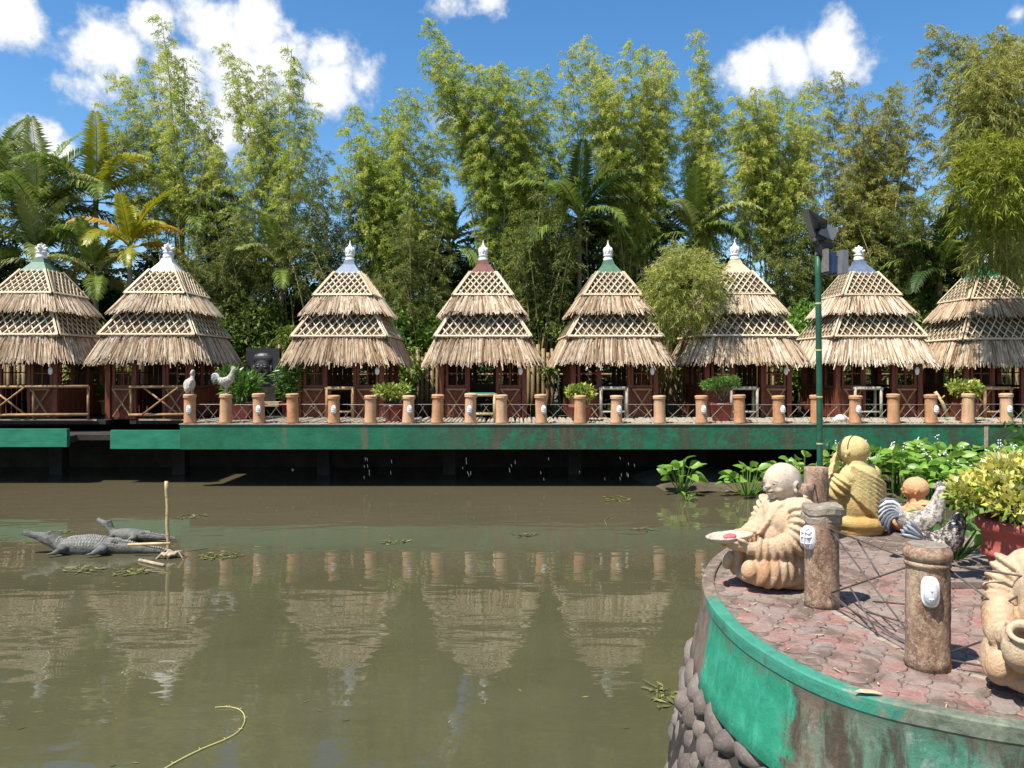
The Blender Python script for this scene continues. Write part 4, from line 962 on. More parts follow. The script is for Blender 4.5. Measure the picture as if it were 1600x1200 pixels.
def monk(loc, rz, label, mat, holds, turn=0.):
    t = thing('monk_statue', label, 'statue', loc, rz); t.scale = (.98, .86, .99)
    b = MB()
    b.ell((-.10, 0, .10), (.26, .30, .13), None, 26, 14); b.ell((-.09, 0, .40), (.205, .27, .36), None, 26, 18); b.ell((-.06, 0, .60), (.18, .27, .16), None, 26, 14)
    b.ell((.0, 0, .40), (.22, .22, .26)); b.ell((.035, 0, .54), (.135, .235, .19), None, 26, 16); b.tube([(-.04, 0, .62), (-.03, 0, .80)], [.125, .10], 18)
    b.tube([(-.10, 0, .012), (-.10, 0, .06)], [.27, .27], 24); b.ell((.10, 0, .10), (.30, .33, .10), None, 26, 12)
    for s in (-1, 1):
        # folded leg as a fan of pleats
        for k in range(7):
            a = k / 6; x = .395 - .47 * a; rr = .165 * math.sqrt(max(.22, 1 - ((x - .15) / .28) ** 2)); c = Vector((x, s * (.19 + .02 * math.sin(a * 3)), .185))
            b.ell(c, (.054, rr, rr * 1.0), Matrix.Rotation(s * (.30 - a * .6), 3, 'Z') @ Matrix.Rotation(-.30 + .5 * a, 3, 'Y'), 22, 16)
        b.ell((.24, s * .12, .11), (.13, .14, .08))
        ribbed(b, [(-.07, s * .25, .655), (-.02, s * .315, .52), (.05, s * .31, .40), (.20, s * .25, .335), (.33, s * .18, .345)], .135, .095, 11, .5, flare=1.05)
        b.ell((-.08, s * .19, .66), (.12, .12, .09)); b.tube([(.29, s * .19, .345), (.40, s * .155, .35)], [.058, .05], 14)
        # open collar and slanting folds over the chest
        b.tube([(-.10, s * .10, .735), (.06, s * .10, .68), (.15, s * .055, .58), (.20, s * .02, .47)], [.03, .032, .03, .022], 10)
        for k in range(7): b.ell((.075 + k * .024, s * (.115 - .010 * k), .675 - k * .036), (.050, .042, .021), Matrix.Rotation(.5, 3, 'Y') @ Matrix.Rotation(s * .45, 3, 'X'))
        hand(b, (.37, s * .155, .35), (.93, -s * .38, .12), (.05, s * .75, -.6) if holds == 'bowl' else (.1, s * .9, .1), -s, .20, .16)
    b.tube([(-.17, -.12, .71), (-.12, .0, .735), (-.17, .12, .71)], .04, 10)
    sculpt(b, 'robed_body', M[mat], t, .0095, 1, .4)
    h = MB(); h.tube([(-.035, 0, .66), (-.03, 0, .80)], [.10, .095], 18); head(h, (-.015, 0, .865), .158); hd = sculpt(h, 'head', M['clay_head' if mat == 'clay_pale' else mat], t, .0078, 1, .3); hd.rotation_euler = (0, 0, turn)
    face_lines(hd, (-.015, 0, .865), .158)
    if holds == 'bowl':
        pr_o = [(.02, 0), (.10, .004), (.155, .03), (.185, .065), (.185, .082), (.165, .075), (.12, .045), (.04, .03), (0.005, .03)]
        m = MB(); m.lathe(pr_o, 22, wob=.02); m.v = [(x * 1.12, y * .80, z * .8) for x, y, z in m.v]; o = m.build('alms_bowl', M['clay_head'], t, True, loc=(.475, 0, .375)); o.rotation_euler = (0, R(4), 0)
        m = MB(); m.ell((0, 0, .05), (.06, .055, .022)); m.build('pink_offering', M['pink_bead'], o, True)
    else:
        m = MB(); m.lathe([(r_ * .84, z_ * .84) for r_, z_ in [(.03, -.14), (.09, -.13), (.135, -.07), (.145, 0), (.125, .06), (.088, .09), (.092, .105), (.108, .115), (.112, .135), (.085, .14), (.07, .125), (.068, .09), (.09, .05), (.06, -.06), (.01, -.08)]], 24); o = m.build('clay_jar', M[mat], t, True, loc=(.46, -.02, .33)); o.rotation_euler = (R(-8), R(22), 0)
    return t
monk((2.23, 6.36, TZ), R(193), 'pale clay child monk in pleated robe holding out a bowl, left end of terrace', 'clay_pale', 'bowl', R(16))
monk((3.03, 4.27, TZ), R(-141), 'pale clay monk with pleated sleeves hugging a round jar, cropped by the right edge', 'clay_pale', 'jar')
# yellow monk seen from behind, hands raised to his face
def yellow_monk():
    t = thing('monk_statue', 'yellowish clay monk with draped robe on the far terrace rim, hands at his face', 'statue', (3.80, 8.42, TZ), R(128))
    b = MB(); b.ell((0, 0, .12), (.30, .28, .14), None, 26, 14); b.ell((-.02, 0, .36), (.215, .265, .36), None, 26, 18); b.ell((0, 0, .58), (.19, .26, .18), None, 24, 14); b.tube([(0, 0, .62), (.03, 0, .80)], [.13, .105], 16)
    b.tube([(0, 0, .0), (0, 0, .08)], [.24, .25], 22)
    for s in (-1, 1):
        b.ell((.2, s * .15, .13), (.20, .16, .13)); b.ell((-.02, s * .2, .62), (.12, .12, .11))
        ribbed(b, [(.02, s * .25, .60), (.10, s * .30, .46), (.20, s * .24, .46), (.24, s * .17, .60)], .125, .10, 9, .55)
        b.tube([(.23, s * .17, .60), (.20, s * .13, .72)], [.06, .05], 14); hand(b, (.21, s * .135, .70), (-.05, -s * .1, 1), (.35, s * .9, 0), s, .16, .25)
    # draped folds running diagonally across the back
    for k in range(9):
        a = -1.15 + k * .28; pts = []
        for q in range(9):
            u = q / 8; ang = math.pi - 1.35 + 2.7 * u; z = .70 - u * .62 * (.55 + .5 * (k / 8)) - k * .035 + .05; rx, ry = (.235, .285) if z > .15 else (.27, .3)
            pts.append((-.01 + rx * math.cos(ang) * 1.0, ry * math.sin(ang) * 1.0, max(.05, z)))
        b.tube(pts, [.018] + [.026] * 7 + [.018], 8)
    sculpt(b, 'robed_body', M['clay_yellow'], t, .0105, 1, .4)
    h = MB(); h.tube([(.02, 0, .66), (.04, 0, .82)], [.11, .10], 16); head(h, (.06, 0, .895), .162); sculpt(h, 'head', M['clay_yellow'], t, .0095, 1, .4)
    m = MB(); m.tube([(.06 + .178 * math.sin(R(a)) * .05 - .02, .158 * math.cos(R(a)), .895 + .158 * math.sin(R(a))) for a in range(-20, 201, 10)], .0055, 6); m.build('head_cord', M['rod'], t, True)
yellow_monk()
def boy():
    t = thing('boy_statue', 'small orange terracotta bald child figure crouching behind the grey rooster', 'statue', (4.48, 8.45, TZ), R(150))
    b = MB(); b.ell((0, 0, .10), (.26, .22, .12), None, 22, 12); b.ell((-.03, 0, .20), (.17, .19, .16)); b.tube([(0, 0, .26), (.03, 0, .40)], [.10, .075], 14)
    for s in (-1, 1):
        ribbed(b, [(.0, s * .17, .30), (.10, s * .22, .18), (.24, s * .20, .10)], .085, .08, 7, .55); b.ell((.12, s * .14, .08), (.18, .09, .08)); hand(b, (.25, s * .2, .09), (1, -s * .2, -.05), (0, 0, 1), s, .12, .15)
    sculpt(b, 'robed_body', M['clay_orange'], t, .011, 1, .4); h = MB(); h.tube([(.0, 0, .28), (.02, 0, .42)], [.075, .07], 12); head(h, (.03, 0, .475), .125); sculpt(h, 'head', M['clay_orange'], t, .009, 1, .4)
boy()

# ------------------------------------------------------------------ rooster and hen, bird figures
def rooster(name, label, loc, rz, s, mat, tail='fan', comb=True, cat='rooster figure'):
    """faces +X"""
    t = thing(name, label, cat, loc, rz); b = MB(); v = lambda *p: Vector(p) * s
    b.ell(v(0, 0, .36), tuple(k * s for k in (.20, .125, .135)), Matrix.Rotation(R(-14), 3, 'Y')); b.ell(v(.10, 0, .41), tuple(k * s for k in (.13, .115, .13)))
    b.tube([v(.10, 0, .42), v(.17, 0, .54), v(.19, 0, .64), v(.205, 0, .70)], [.115 * s, .085 * s, .06 * s, .048 * s], 14); b.ell(v(.215, 0, .71), tuple(k * s for k in (.062, .048, .052)))
    b.ell(v(-.14, 0, .39), tuple(k * s for k in (.12, .075, .09)), Matrix.Rotation(R(25), 3, 'Y'))
    b.tube([v(.255, 0, .705), v(.315, 0, .69)], [.024 * s, .005 * s], 8)
    for q in (-1, 1):
        b.ell(v(-.02, q * .115, .37), tuple(k * s for k in (.15, .03, .085)), Matrix.Rotation(R(-20), 3, 'Y')); b.ell(v(.01, q * .06, .24), tuple(k * s for k in (.06, .05, .09)))
        b.ell(v(.25, q * .018, .655), tuple(k * s for k in (.02, .012, .035)))
    sculpt(b, 'body', M[mat], t, .009 * s / .9, 1, .4)
    for q in (-1, 1):
        m = MB(); m.tube([v(.01, q * .06, .24), v(.0, q * .06, .10), v(.005, q * .06, .0)], .016 * s, 7)
        for a in (-.5, 0, .5, math.pi): m.tube([v(.005, q * .06, .012), v(.005 + .085 * math.cos(a), q * .06 + .085 * math.sin(a), .008)], [.013 * s, .006 * s], 6)
        m.build('leg', M[mat], t, True)
    if comb:
        m = MB()
        for k in range(5): m.ell(v(.15 + k * .028, 0, .765 + .012 * math.sin(k * .8) - abs(k - 2) * .006), tuple(q * s for q in (.018, .010, .036)))
        m.build('comb', M[mat], t, True)
    m = MB(); n = 13
    for k in range(n):
        u = k / (n - 1)
        if tail == 'fan':                # sickle feathers arching back and down
            a = R(100 - 10 + u * 75); l = (.30 - .07 * u) * s; p0 = v(-.19, 0, .42); pts = []
            for q in range(7):
                w = q / 6; aa = a + R(62) * w * w; pts.append(p0 + Vector((math.cos(aa) * l * w * .85, (u - .5) * .05 * s * (1 if k % 2 else -1), math.sin(aa) * l * w)) )
        else:
            a = R(120 + u * 50); l = .25 * s; p0 = v(-.20, 0, .40); pts = [p0 + Vector((math.cos(a) * l * w, (.5 - (k % 3) / 2) * .05 * s, math.sin(a) * l * w)) for w in (0, .35, .7, 1)]
        m.tube(pts, [.010 * s] + [.021 * s] * (len(pts) - 2) + [.008 * s], 6, tint=(k % 2) * (.8 if tail == 'fan' else .35) + .1)
    m.build('tail_feathers', M['feather_stripe'], t, True); return t
rooster('rooster_figure', 'grey and cream rooster figure with a curved striped tail in front of the orange child', (3.80, 7.15, TZ + .03), R(-6), .88, 'rooster_paint')
rooster('hen_figure', 'black and white speckled hen figure with pointed tail, half behind the red pot', (3.56, 6.36, TZ + .055), R(4), .80, 'hen_paint', 'point', True, 'hen figure')
m = MB(); m.box((3.74, 6.40, TZ + .028), (.55, .34, .05)); tag(m.build('brick_slab', M['paver']), 'low reddish slab under the speckled hen figure', 'slab')
x = post_x[1]; rooster('rooster_figure', 'grey rooster figure with drooping tail perched on the second deck post', (x + .02, PY, DECKZ + .86), R(0), .98, 'rooster_paint')
# white wading bird on the first deck post
t = thing('white_bird_figure', 'white long-necked bird figure perched on the leftmost deck post', 'bird figure', (post_x[0], PY, DECKZ + .85), R(65)); b = MB()
b.ell((0, 0, .28), (.16, .12, .20), Matrix.Rotation(R(18), 3, 'Y')); b.ell((-.1, 0, .16), (.09, .08, .14)); b.tube([(.06, 0, .40), (.08, 0, .52), (.05, 0, .60), (.08, 0, .66)], [.075, .05, .045, .04], 12); b.ell((.10, 0, .655), (.06, .045, .045)); b.tube([(.13, 0, .65), (.16, 0, .56), (.15, 0, .46)], [.022, .018, .006], 8)
for q in (-1, 1): b.ell((-.03, q * .10, .27), (.12, .035, .17), Matrix.Rotation(R(18), 3, 'Y'))
sculpt(b, 'body', M['bird_white'], t, .014, 1)
for q in (-1, 1): MB().tube([(0, q * .05, .16), (0, q * .05, 0)], .02, 7).build('leg', M['bird_white'], t)

# ------------------------------------------------------------------ crocodiles in the pond
def croc(loc, rz, label, L=2.7, seed=0, bend=0.1, raise_=.32):
    """snout towards +X, tail end at -X; L metres long"""
    t = thing('crocodile', label, 'crocodile', loc, rz); rs = random.Random(seed); b = MB()
    def sp(u): return Vector(((.5 - u) * L, bend * math.sin(u * 4.5) * L * .25, 0))
    prof = [(0, .035, .028, raise_ - .03), (.03, .065, .042, raise_ - .05), (.09, .07, .052, raise_ - .10), (.14, .11, .08, raise_ - .15), (.18, .135, .095, raise_ - .175), (.22, .125, .10, .10), (.26, .14, .10, .06), (.34, .19, .135, .055), (.44, .205, .145, .06), (.52, .185, .135, .055), (.58, .135, .11, .05), (.68, .10, .085, .035), (.8, .065, .06, .01), (.92, .035, .04, -.02), (1, .01, .015, -.05)]
    n = 18; vs = []; K = L / 2.7
    def ring(u):
        for (a, b_) in zip(prof, prof[1:]):
            if a[0] <= u <= b_[0]:
                w = (u - a[0]) / (b_[0] - a[0]); w = w * w * (3 - 2 * w); r_ = [p + (q - p) * w for p, q in zip(a[1:], b_[1:])]; return [r_[0] * 1.15, r_[1] * 1.35, r_[2]]
    U = np.linspace(0, 1, 46)
    for u in U:
        w, h, z = ring(u); c = sp(u)
        for k in range(n):
            a = 2 * math.pi * k / n; cy, cz = math.cos(a), math.sin(a); vs.append((c.x, c.y + w * K * cy, z * K + h * K * (abs(cz) ** .8) * math.copysign(1, cz)))
    b.add(vs, [(j * n + k, j * n + (k + 1) % n, (j + 1) * n + (k + 1) % n, (j + 1) * n + k) for j in range(len(U) - 1) for k in range(n)] + [tuple(range(n - 1, -1, -1)), tuple(range((len(U) - 1) * n, len(U) * n))])
    e = sp(.165); z = ring(.165)
    for s in (-1, 1): b.ell(e + Vector((0, s * .05 * K, (z[2] + z[1] * .95) * K)), (.05 * K, .03 * K, .03 * K)); b.ell(sp(.015) + Vector((0, s * .02 * K, (raise_ + .005) * K)), (.025 * K, .018 * K, .018 * K))
    for u, kx in ((.27, 1), (.54, 1.25)):
        for s in (-1, 1):
            c = sp(u); w = ring(u)[0] * K
            b.tube([c + Vector((0, s * w * .75, .06 * K)), c + Vector((-.10 * K * kx, s * (w + .12 * K), .07 * K)), c + Vector((.02 * K, s * (w + .20 * K), -.01 * K))], [.075 * K * kx, .065 * K * kx, .04 * K], 12)
            b.ell(c + Vector((-.09 * K * kx, s * (w + .10 * K), .06 * K)), (.085 * K * kx, .07 * K * kx, .065 * K * kx))
            for f in (-.35, 0, .35): b.tube([c + Vector((.02 * K, s * (w + .2 * K), 0)), c + Vector((.12 * K * math.cos(f), s * (w + .2 * K) + s * .1 * K * (.4 + f), -.01))], [.026 * K, .012 * K], 7)
    sculpt(b, 'body', M['croc_skin'], t, .016, 1, .4)
    m = MB()                                # keeled scutes in rows down the back
    for r_, an in enumerate((-80, -63, -46, -29, -10, 10, 29, 46, 63, 80)):
        for u in np.arange(.235, .97, .0172 if abs(an) < 60 else .0215):
            w, h, zz = ring(u)
            if u > .66 and abs(an) not in (29, 63): continue
            q = R(90 - an); cy, cz = math.cos(q), math.sin(q); c = sp(u); nrm = Vector((0, cy / w, cz / h)).normalized(); tg_ = Vector((1, 0, 0)); sd = nrm.cross(tg_)
            p = c + Vector((0, w * K * cy, zz * K + h * K * cz ** .8)) - nrm * .006; sl = .017 * L / 2; hw = min(.030 * K, w * K * .125); kh = (.017 if abs(an) < 60 else .010) * K + (.022 * K if u > .6 and abs(an) < 60 else 0)
            if rs.random() < .04: continue
            m.add([p - tg_ * sl - sd * hw, p + tg_ * sl - sd * hw, p + tg_ * sl + sd * hw, p - tg_ * sl + sd * hw, p - tg_ * sl * .7 + nrm * kh, p + tg_ * sl * .6 + nrm * kh * .6],
                  [(0, 1, 5, 4), (2, 3, 4, 5), (0, 4, 3), (1, 2, 5)])
    m.build('scutes', M['croc_scute'], t, kind='stuff')
    m = MB()
    for k in range(12):
        u = .02 + k * .011; w, h, zz = ring(u); c = sp(u)
        for s in (-1, 1): m.add([(c.x - .007, c.y + s * w * K * .95, zz * K), (c.x + .007, c.y + s * w * K * .95, zz * K), (c.x, c.y + s * w * K * .97, zz * K - .03 * K)], [(0, 1, 2), (2, 1, 0)])
    m.build('teeth', M['shell_white'], t, kind='stuff'); return t
a = P(50, 838, 14.1); b_ = P(262, 868, 13.9); c = (a + b_) / 2
croc((c.x - .05, 14.0, .07), math.pi + .05, 'grey crocodile lying across the front, snout raised to the left, nearer of two', 2.62, 1, -.12, .36)
a = P(155, 815, 14.9); b_ = P(262, 858, 15.3); c = (a + b_) / 2
croc((-7.35, 15.0, .08), math.pi - .22, 'grey crocodile lying behind the other one, its blunt snout lifted', 1.75, 2, .15, .50)
# stake and driftwood by the crocodiles
q = P(263, 866, 13.9); t = thing('bamboo_stake', 'upright bamboo stake standing in the pond beside the crocodiles', 'stake', (q.x, 13.9, 0))
m = MB(); hz = CAMZ - (752 - HY) / F * 13.9; zs = np.linspace(-.3, hz, 12); m.tube([(-.03 * z / hz + .008 * math.sin(z * 9), 0, z) for z in zs], .032, 9); m.build('cane', M['bamboo_tan'], t, True)
for z in (.35, .72, 1.05): MB().lathe([(.032, -.012), (.038, 0), (.032, .012)], 9, (-.03 * z / hz, 0, z)).build('node_ring', M['bamboo_brown'], t, True)
m = MB(); m.tube([P(200, 851, 13.75) * 1 + Vector((0, 0, 0)), P(232, 850, 13.7), P(266, 849, 13.65)], [.022, .028, .026], 8); tag(m.build('bamboo_pole', M['bamboo_tan'], None, True), 'bamboo pole lying level against the foot of the upright stake', 'pole')
m = MB(); w = P(268, 868, 13.6); rs = random.Random(4)
for k in range(15):
    a = rs.uniform(0, 6.28); h = rs.uniform(-.02, .08); m.tube([Vector((w.x, w.y, .06)) + Vector((rs.uniform(-.1, .1), rs.uniform(-.1, .1), 0)), Vector((w.x + .16 * math.cos(a), w.y + .1 * math.sin(a), h + .08)), Vector((w.x + .30 * math.cos(a), w.y + .2 * math.sin(a), rs.uniform(-.06, .03)))], [.03, .024, .012], 7)
tag(sculpt(m, 'driftwood', M['driftwood'], None, .014, 1), 'knot of driftwood at the water line round the upright stake', 'driftwood')
m = MB(); a = P(218, 876, 13.4); b_ = P(256, 884, 13.0); m.tube([(a.x, a.y, .02), (b_.x, b_.y, .03)], .03, 7); tag(m.build('floating_stick', M['driftwood'], None, True), 'pale stick floating just in front of the upright stake', 'stick')
# ------------------------------------------------------------------ bamboo clumps
GZ = 1.66
def bamboo(label, base_px, d, tips, mat, seed, spread=.8, dens=1.0, leaf=(.10, .175), start=.34, lmax=1.35, group='bamboo clumps behind the huts', cw=.036, fill=1):
    rng = np.random.default_rng(seed); rs = random.Random(seed); bx = (base_px - 800) / F * d
    t = thing('bamboo_clump', label, 'bamboo', (bx, d, GZ), 0, group); o = Vector((bx, d, GZ))
    LB, LD, LL, LW, LT = [], [], [], [], []; br = MB(); tips = list(tips)
    for px, py in list(tips):
        for k in range(fill): tips.append((px + rs.gauss(0, 20), py + abs(rs.gauss(30, 45))))
    for px, py in tips:
        dd = d + rs.uniform(-1.1, 1.1); tip = P(px, py, dd) - o; b = Vector((rs.gauss(0, spread * .5), rs.gauss(0, spread * .4), 0)); H = tip.z
        c = Vector((b.x * .75 + tip.x * .25, b.y * .7 + tip.y * .3, H * .66)); dr = Vector((tip.x - b.x, tip.y - b.y, 0)); dr = dr.normalized() if dr.length > .1 else Vector((1, 0, 0))
        bez = lambda s: b * (1 - s) ** 2 + c * 2 * s * (1 - s) + tip * s * s + dr * (.5 * max(0, s - .8) * 2) * .4
        S_ = np.linspace(0, 1, 13); MB().tube([bez(s) for s in S_], [cw * (1 - .82 * s) + .003 for s in S_], 5, False).build('culm', M['bamboo_culm'], t, True)
        nn = int(H / .42); s0 = start + rs.uniform(-.1, .08)
        for k in range(nn):
            s = s0 + (1 - s0) * (k + .5) / nn; u = (s - s0) / (1 - s0); p = np.array(bez(s))
            env = (.46 + .54 * (1 - u) ** .8) * min(1, u * 2.2 + .28)
            for q in range(3):
                az = rs.uniform(0, 2 * math.pi); Lb = lmax * env * rs.uniform(.45, 1.1); up = rs.uniform(.45, 1.35)
                n = max(4, int(70 * Lb * dens + 5)); tt = rng.uniform(.08, 1, n) ** .8
                hd = np.array([math.cos(az), math.sin(az), 0]); 
                pos = p + hd * (tt * Lb * .85)[:, None] + np.array([0, 0, 1.]) * (tt * Lb * up * .75 - tt ** 2 * Lb * (.45 + .35 * up))[:, None]
                dirv = hd * .6 + np.array([0, 0, 1.]) * (up * .5 - 1.3 * tt * (.45 + .3 * up))[:, None] - np.array([0, 0, .35]) + rng.normal(size=(n, 3)) * .55
                LB.append(pos + rng.normal(size=(n, 3)) * .045); LD.append(dirv); LL.append(rng.uniform(*leaf, n)); LW.append(rng.uniform(.017, .033, n) * leaf[1] / .175)
                LT.append(np.clip(rs.gauss(.45, .17) + .16 * u + rng.normal(0, .10, n), 0, 1))
                if q == 0:
                    e = Vector(pos[np.argmax(tt)]); mid = Vector(p).lerp(e, .5) + Vector((0, 0, Lb * .12)); br.tube([p, mid, e], [.008, .006, .003], 3, False)
    me = blades('foliage', np.concatenate(LB), np.concatenate(LD), np.concatenate(LL), np.concatenate(LW), np.concatenate(LT), rng); link('foliage', me, M[mat], t, kind='stuff')
    br.build('branches', M['bamboo_culm'], t, kind='stuff'); return len(me.polygons)
NL = 0
NL += bamboo('tall airy bamboo clump at the left, its thin tops leaning left before the big cloud', 285, 31, [(255, 28), (262, 75), (232, 95), (205, 120), (178, 115), (160, 160), (215, 170), (290, 95), (310, 150), (330, 170), (335, 240), (240, 200), (190, 215), (275, 180)], 'bamboo_leaf', 1, .5, .78, start=.46, lmax=1.25, fill=0)
NL += bamboo('tall airy bamboo clump with separate feathery plumes before the right half of the cloud', 445, 31, [(350, 72), (375, 100), (415, 105), (455, 78), (470, 120), (490, 165), (395, 165), (435, 160), (360, 150), (505, 240), (380, 250), (420, 230), (470, 215), (335, 230)], 'bamboo_leaf', 2, .9, .9, start=.44, lmax=1.3, fill=0)
NL += bamboo('dense bright green bamboo clump behind the blue-capped spiked hut', 600, 30.5, [(560, 165), (600, 170), (640, 142), (665, 155), (690, 190), (545, 200), (620, 200), (575, 235), (655, 230), (700, 260), (530, 260), (610, 270), (640, 290), (680, 300)], 'bamboo_leaf_green', 3, 1.0, .95, start=.40)
NL += bamboo('big bamboo clump behind the maroon-capped hut, one long plume leaning left', 805, 30.5, [(668, 35), (690, 75), (715, 85), (740, 100), (780, 105), (820, 108), (850, 110), (880, 150), (905, 185), (760, 140), (725, 140), (840, 170), (800, 190), (870, 240), (745, 220), (900, 280), (780, 270), (830, 260)], 'bamboo_leaf_green', 4, 1.0, .95, start=.44)
NL += bamboo('broad yellow-green bamboo clump behind the green-capped spiked hut', 985, 31, [(910, 60), (940, 90), (925, 120), (985, 65), (1010, 72), (1035, 100), (1048, 140), (965, 120), (1000, 150), (930, 190), (1050, 210), (970, 230), (1015, 230), (940, 270), (1040, 290)], 'bamboo_leaf', 5, .9, .95, start=.42)
NL += bamboo('slender single-plumed bamboo rising above its neighbours, left of the small cloud', 1090, 31.5, [(1090, 45), (1098, 110), (1075, 150), (1110, 170), (1130, 160), (1085, 230), (1125, 250)], 'bamboo_leaf', 6, .6, .95, start=.3, lmax=1.2)
NL += bamboo('bamboo clump with bare dark culms against the sky, behind the cream-capped hut', 1200, 31, [(1150, 150), (1180, 140), (1215, 140), (1245, 150), (1265, 130), (1165, 190), (1200, 190), (1235, 200), (1140, 200), (1185, 235), (1255, 230), (1225, 260)], 'bamboo_leaf', 7, 1.3, .9, start=.50)
NL += bamboo('wide olive bamboo clump behind the lamp pole and the blue-capped fan-finial hut', 1350, 30.5, [(1290, 125), (1315, 115), (1345, 150), (1380, 140), (1405, 130), (1440, 140), (1460, 170), (1300, 180), (1360, 200), (1420, 210), (1330, 240), (1390, 260), (1455, 260), (1275, 210), (1310, 290), (1420, 310)], 'bamboo_leaf_olive', 8, 1.2, 1.0, start=.3)
NL += bamboo('tall heavy dark olive bamboo at the upper right corner, its top nodding left', 1590, 28.5, [(1460, 40), (1500, 55), (1530, 60), (1560, 45), (1590, 60), (1620, 50), (1520, 110), (1560, 130), (1600, 140), (1530, 200), (1490, 210), (1580, 220), (1640, 120), (1680, 180), (1660, 60), (1500, 250)], 'bamboo_leaf_olive', 9, .9, 1.5, start=.30, lmax=1.3)
NL += bamboo('small bamboo clump rising in the gap between the first two tall left clumps', 345, 32.5, [(335, 200), (350, 260), (320, 270), (365, 290), (330, 330), (380, 310), (400, 330)], 'bamboo_leaf_shade', 10, 1.1, .9, start=.4)
NL += bamboo('low bamboo thicket between the blue-capped spiked hut and the maroon-capped hut', 520, 29.5, [(470, 290), (500, 270), (540, 300), (560, 330), (450, 340), (515, 340), (490, 390), (545, 400)], 'bamboo_leaf_shade', 12, 1.3, .6, start=.48)
NL += bamboo('low bamboo thicket right of the maroon-capped hut, its bare culms reaching the deck', 850, 28.6, [(815, 330), (845, 300), (865, 290), (885, 320), (900, 360), (830, 380), (870, 380), (800, 370)], 'bamboo_leaf_shade', 13, .6, .6, start=.45, cw=.04)
NL += bamboo('low bamboo thicket left of the maroon-capped hut', 655, 28.8, [(630, 420), (655, 360), (690, 360), (640, 330), (705, 400), (615, 350), (670, 400)], 'bamboo_leaf_shade', 14, .7, .6, start=.5)
NL += bamboo('low olive bamboo thicket behind the gap right of the lamp pole', 1445, 29, [(1400, 330), (1440, 310), (1480, 330), (1420, 380), (1470, 390), (1390, 400), (1350, 350)], 'bamboo_leaf_shade', 15, 1.0, .9, start=.35)
NL += bamboo('low bamboo thicket between the cream-capped hut and the lamp pole', 1235, 30, [(1215, 330), (1240, 350), (1265, 320), (1250, 400), (1205, 400), (1280, 380)], 'bamboo_leaf_shade', 16, .8, .7, start=.5)
NL += bamboo('low bamboo thicket behind the white-capped hut', 350, 29, [(310, 370), (340, 350), (375, 340), (400, 380), (420, 400), (330, 410), (390, 420), (290, 400)], 'bamboo_leaf_shade', 17, 1.2, .8, start=.35)
# round feathery bush between huts, and yellow-green spray at the right
def puff(name, label, c, rx, ry, rz_, mat, seed, n, leaf, cat, root, stems=9, droop=.55):
    rng = np.random.default_rng(seed); t = thing(name, label, cat, (root[0], root[1], root[2])); o = np.array(root)
    m = MB(); B = []; D = []; T = []
    nsp = n // 26
    for k in range(nsp):
        q = rng.normal(size=3); q /= np.linalg.norm(q); r = rng.uniform(.35, 1) ** .5; p = np.array(c) + q * np.array([rx, ry, rz_]) * r * (1 + .13 * math.sin(q[0] * 5 + seed) * math.cos(q[2] * 4))
        ax = q * .8 + rng.normal(size=3) * .5 + np.array([0, -.1, .25]); ax /= np.linalg.norm(ax); tt = rng.uniform(0, 1, 26); l = rng.uniform(.35, .75)
        pos = p + ax * (tt * l)[:, None] - np.array([0, 0, 1.]) * (tt ** 2 * l * droop)[:, None]; B.append(pos - o); D.append(ax * .8 - np.array([0, 0, 1.]) * (tt * droop * 1.6)[:, None] + rng.normal(size=(26, 3)) * .45); T.append(np.clip(rng.normal(.42, .12) + .22 * q[2] * r + rng.normal(0, .15, 26), 0, 1))
    B = np.concatenate(B); D = np.concatenate(D); T = np.concatenate(T); k = len(B)
    link('foliage', leaves('foliage', B, D, rng.uniform(leaf[0], leaf[1], k), rng.uniform(leaf[2], leaf[3], k), T, rng), M[mat], t, kind='stuff')
    for q in range(stems):
        e = np.array(c) + rng.normal(size=3) * np.array([rx, ry, rz_]) * .45 - o; s = rng.normal(size=3) * np.array([.2, .15, 0]); MB().tube([s, (s + e) * .5 + np.array([0, 0, e[2] * .12]), e], [.03, .022, .008], 5, False).build('stem', M['bamboo_culm'], t, True)
    return k
q = P(1070, 452, 24.2); NL += puff('feathery_bush', 'round pale feathery bamboo bush between the green-capped and the cream-capped hut', q, 1.12, 1.0, 1.2, 'bamboo_leaf_pale', 31, 15000, (.12, .22, .016, .028), 'bush', (q.x - .1, 27.6, GZ), 9, .36)
q = P(1500, 340, 27.5)
q = P(1572, 285, 22.2); NL += puff('overhanging_spray', 'bright yellow-green bamboo spray hanging in from the right edge above the last hut', q, 1.5, .9, 1.15, 'bamboo_leaf_lime', 32, 9000, (.22, .38, .022, .04), 'bamboo', (q.x + 3.4, 24.6, DECKZ - .1), 7, .45)
q = P(1590, 385, 22.8); NL += puff('overhanging_spray', 'dull green bamboo spray drooping over the dark green cap of the last hut', q, 1.2, .8, .55, 'bamboo_leaf_olive', 33, 5000, (.2, .34, .02, .035), 'bamboo', (q.x + 3.6, 25.2, DECKZ - .1), 6, .55)
q = P(1510, 180, 26.5); NL += puff('overhanging_spray', 'heavy dark olive bamboo mass high at the right edge behind the yellow-green spray', q + Vector((1.3, 0, .2)), 1.9, 1.2, 2.3, 'bamboo_leaf_olive', 34, 20000, (.15, .27, .02, .034), 'bamboo', (q.x + 2.0, 27.5, GZ), 7, .8)

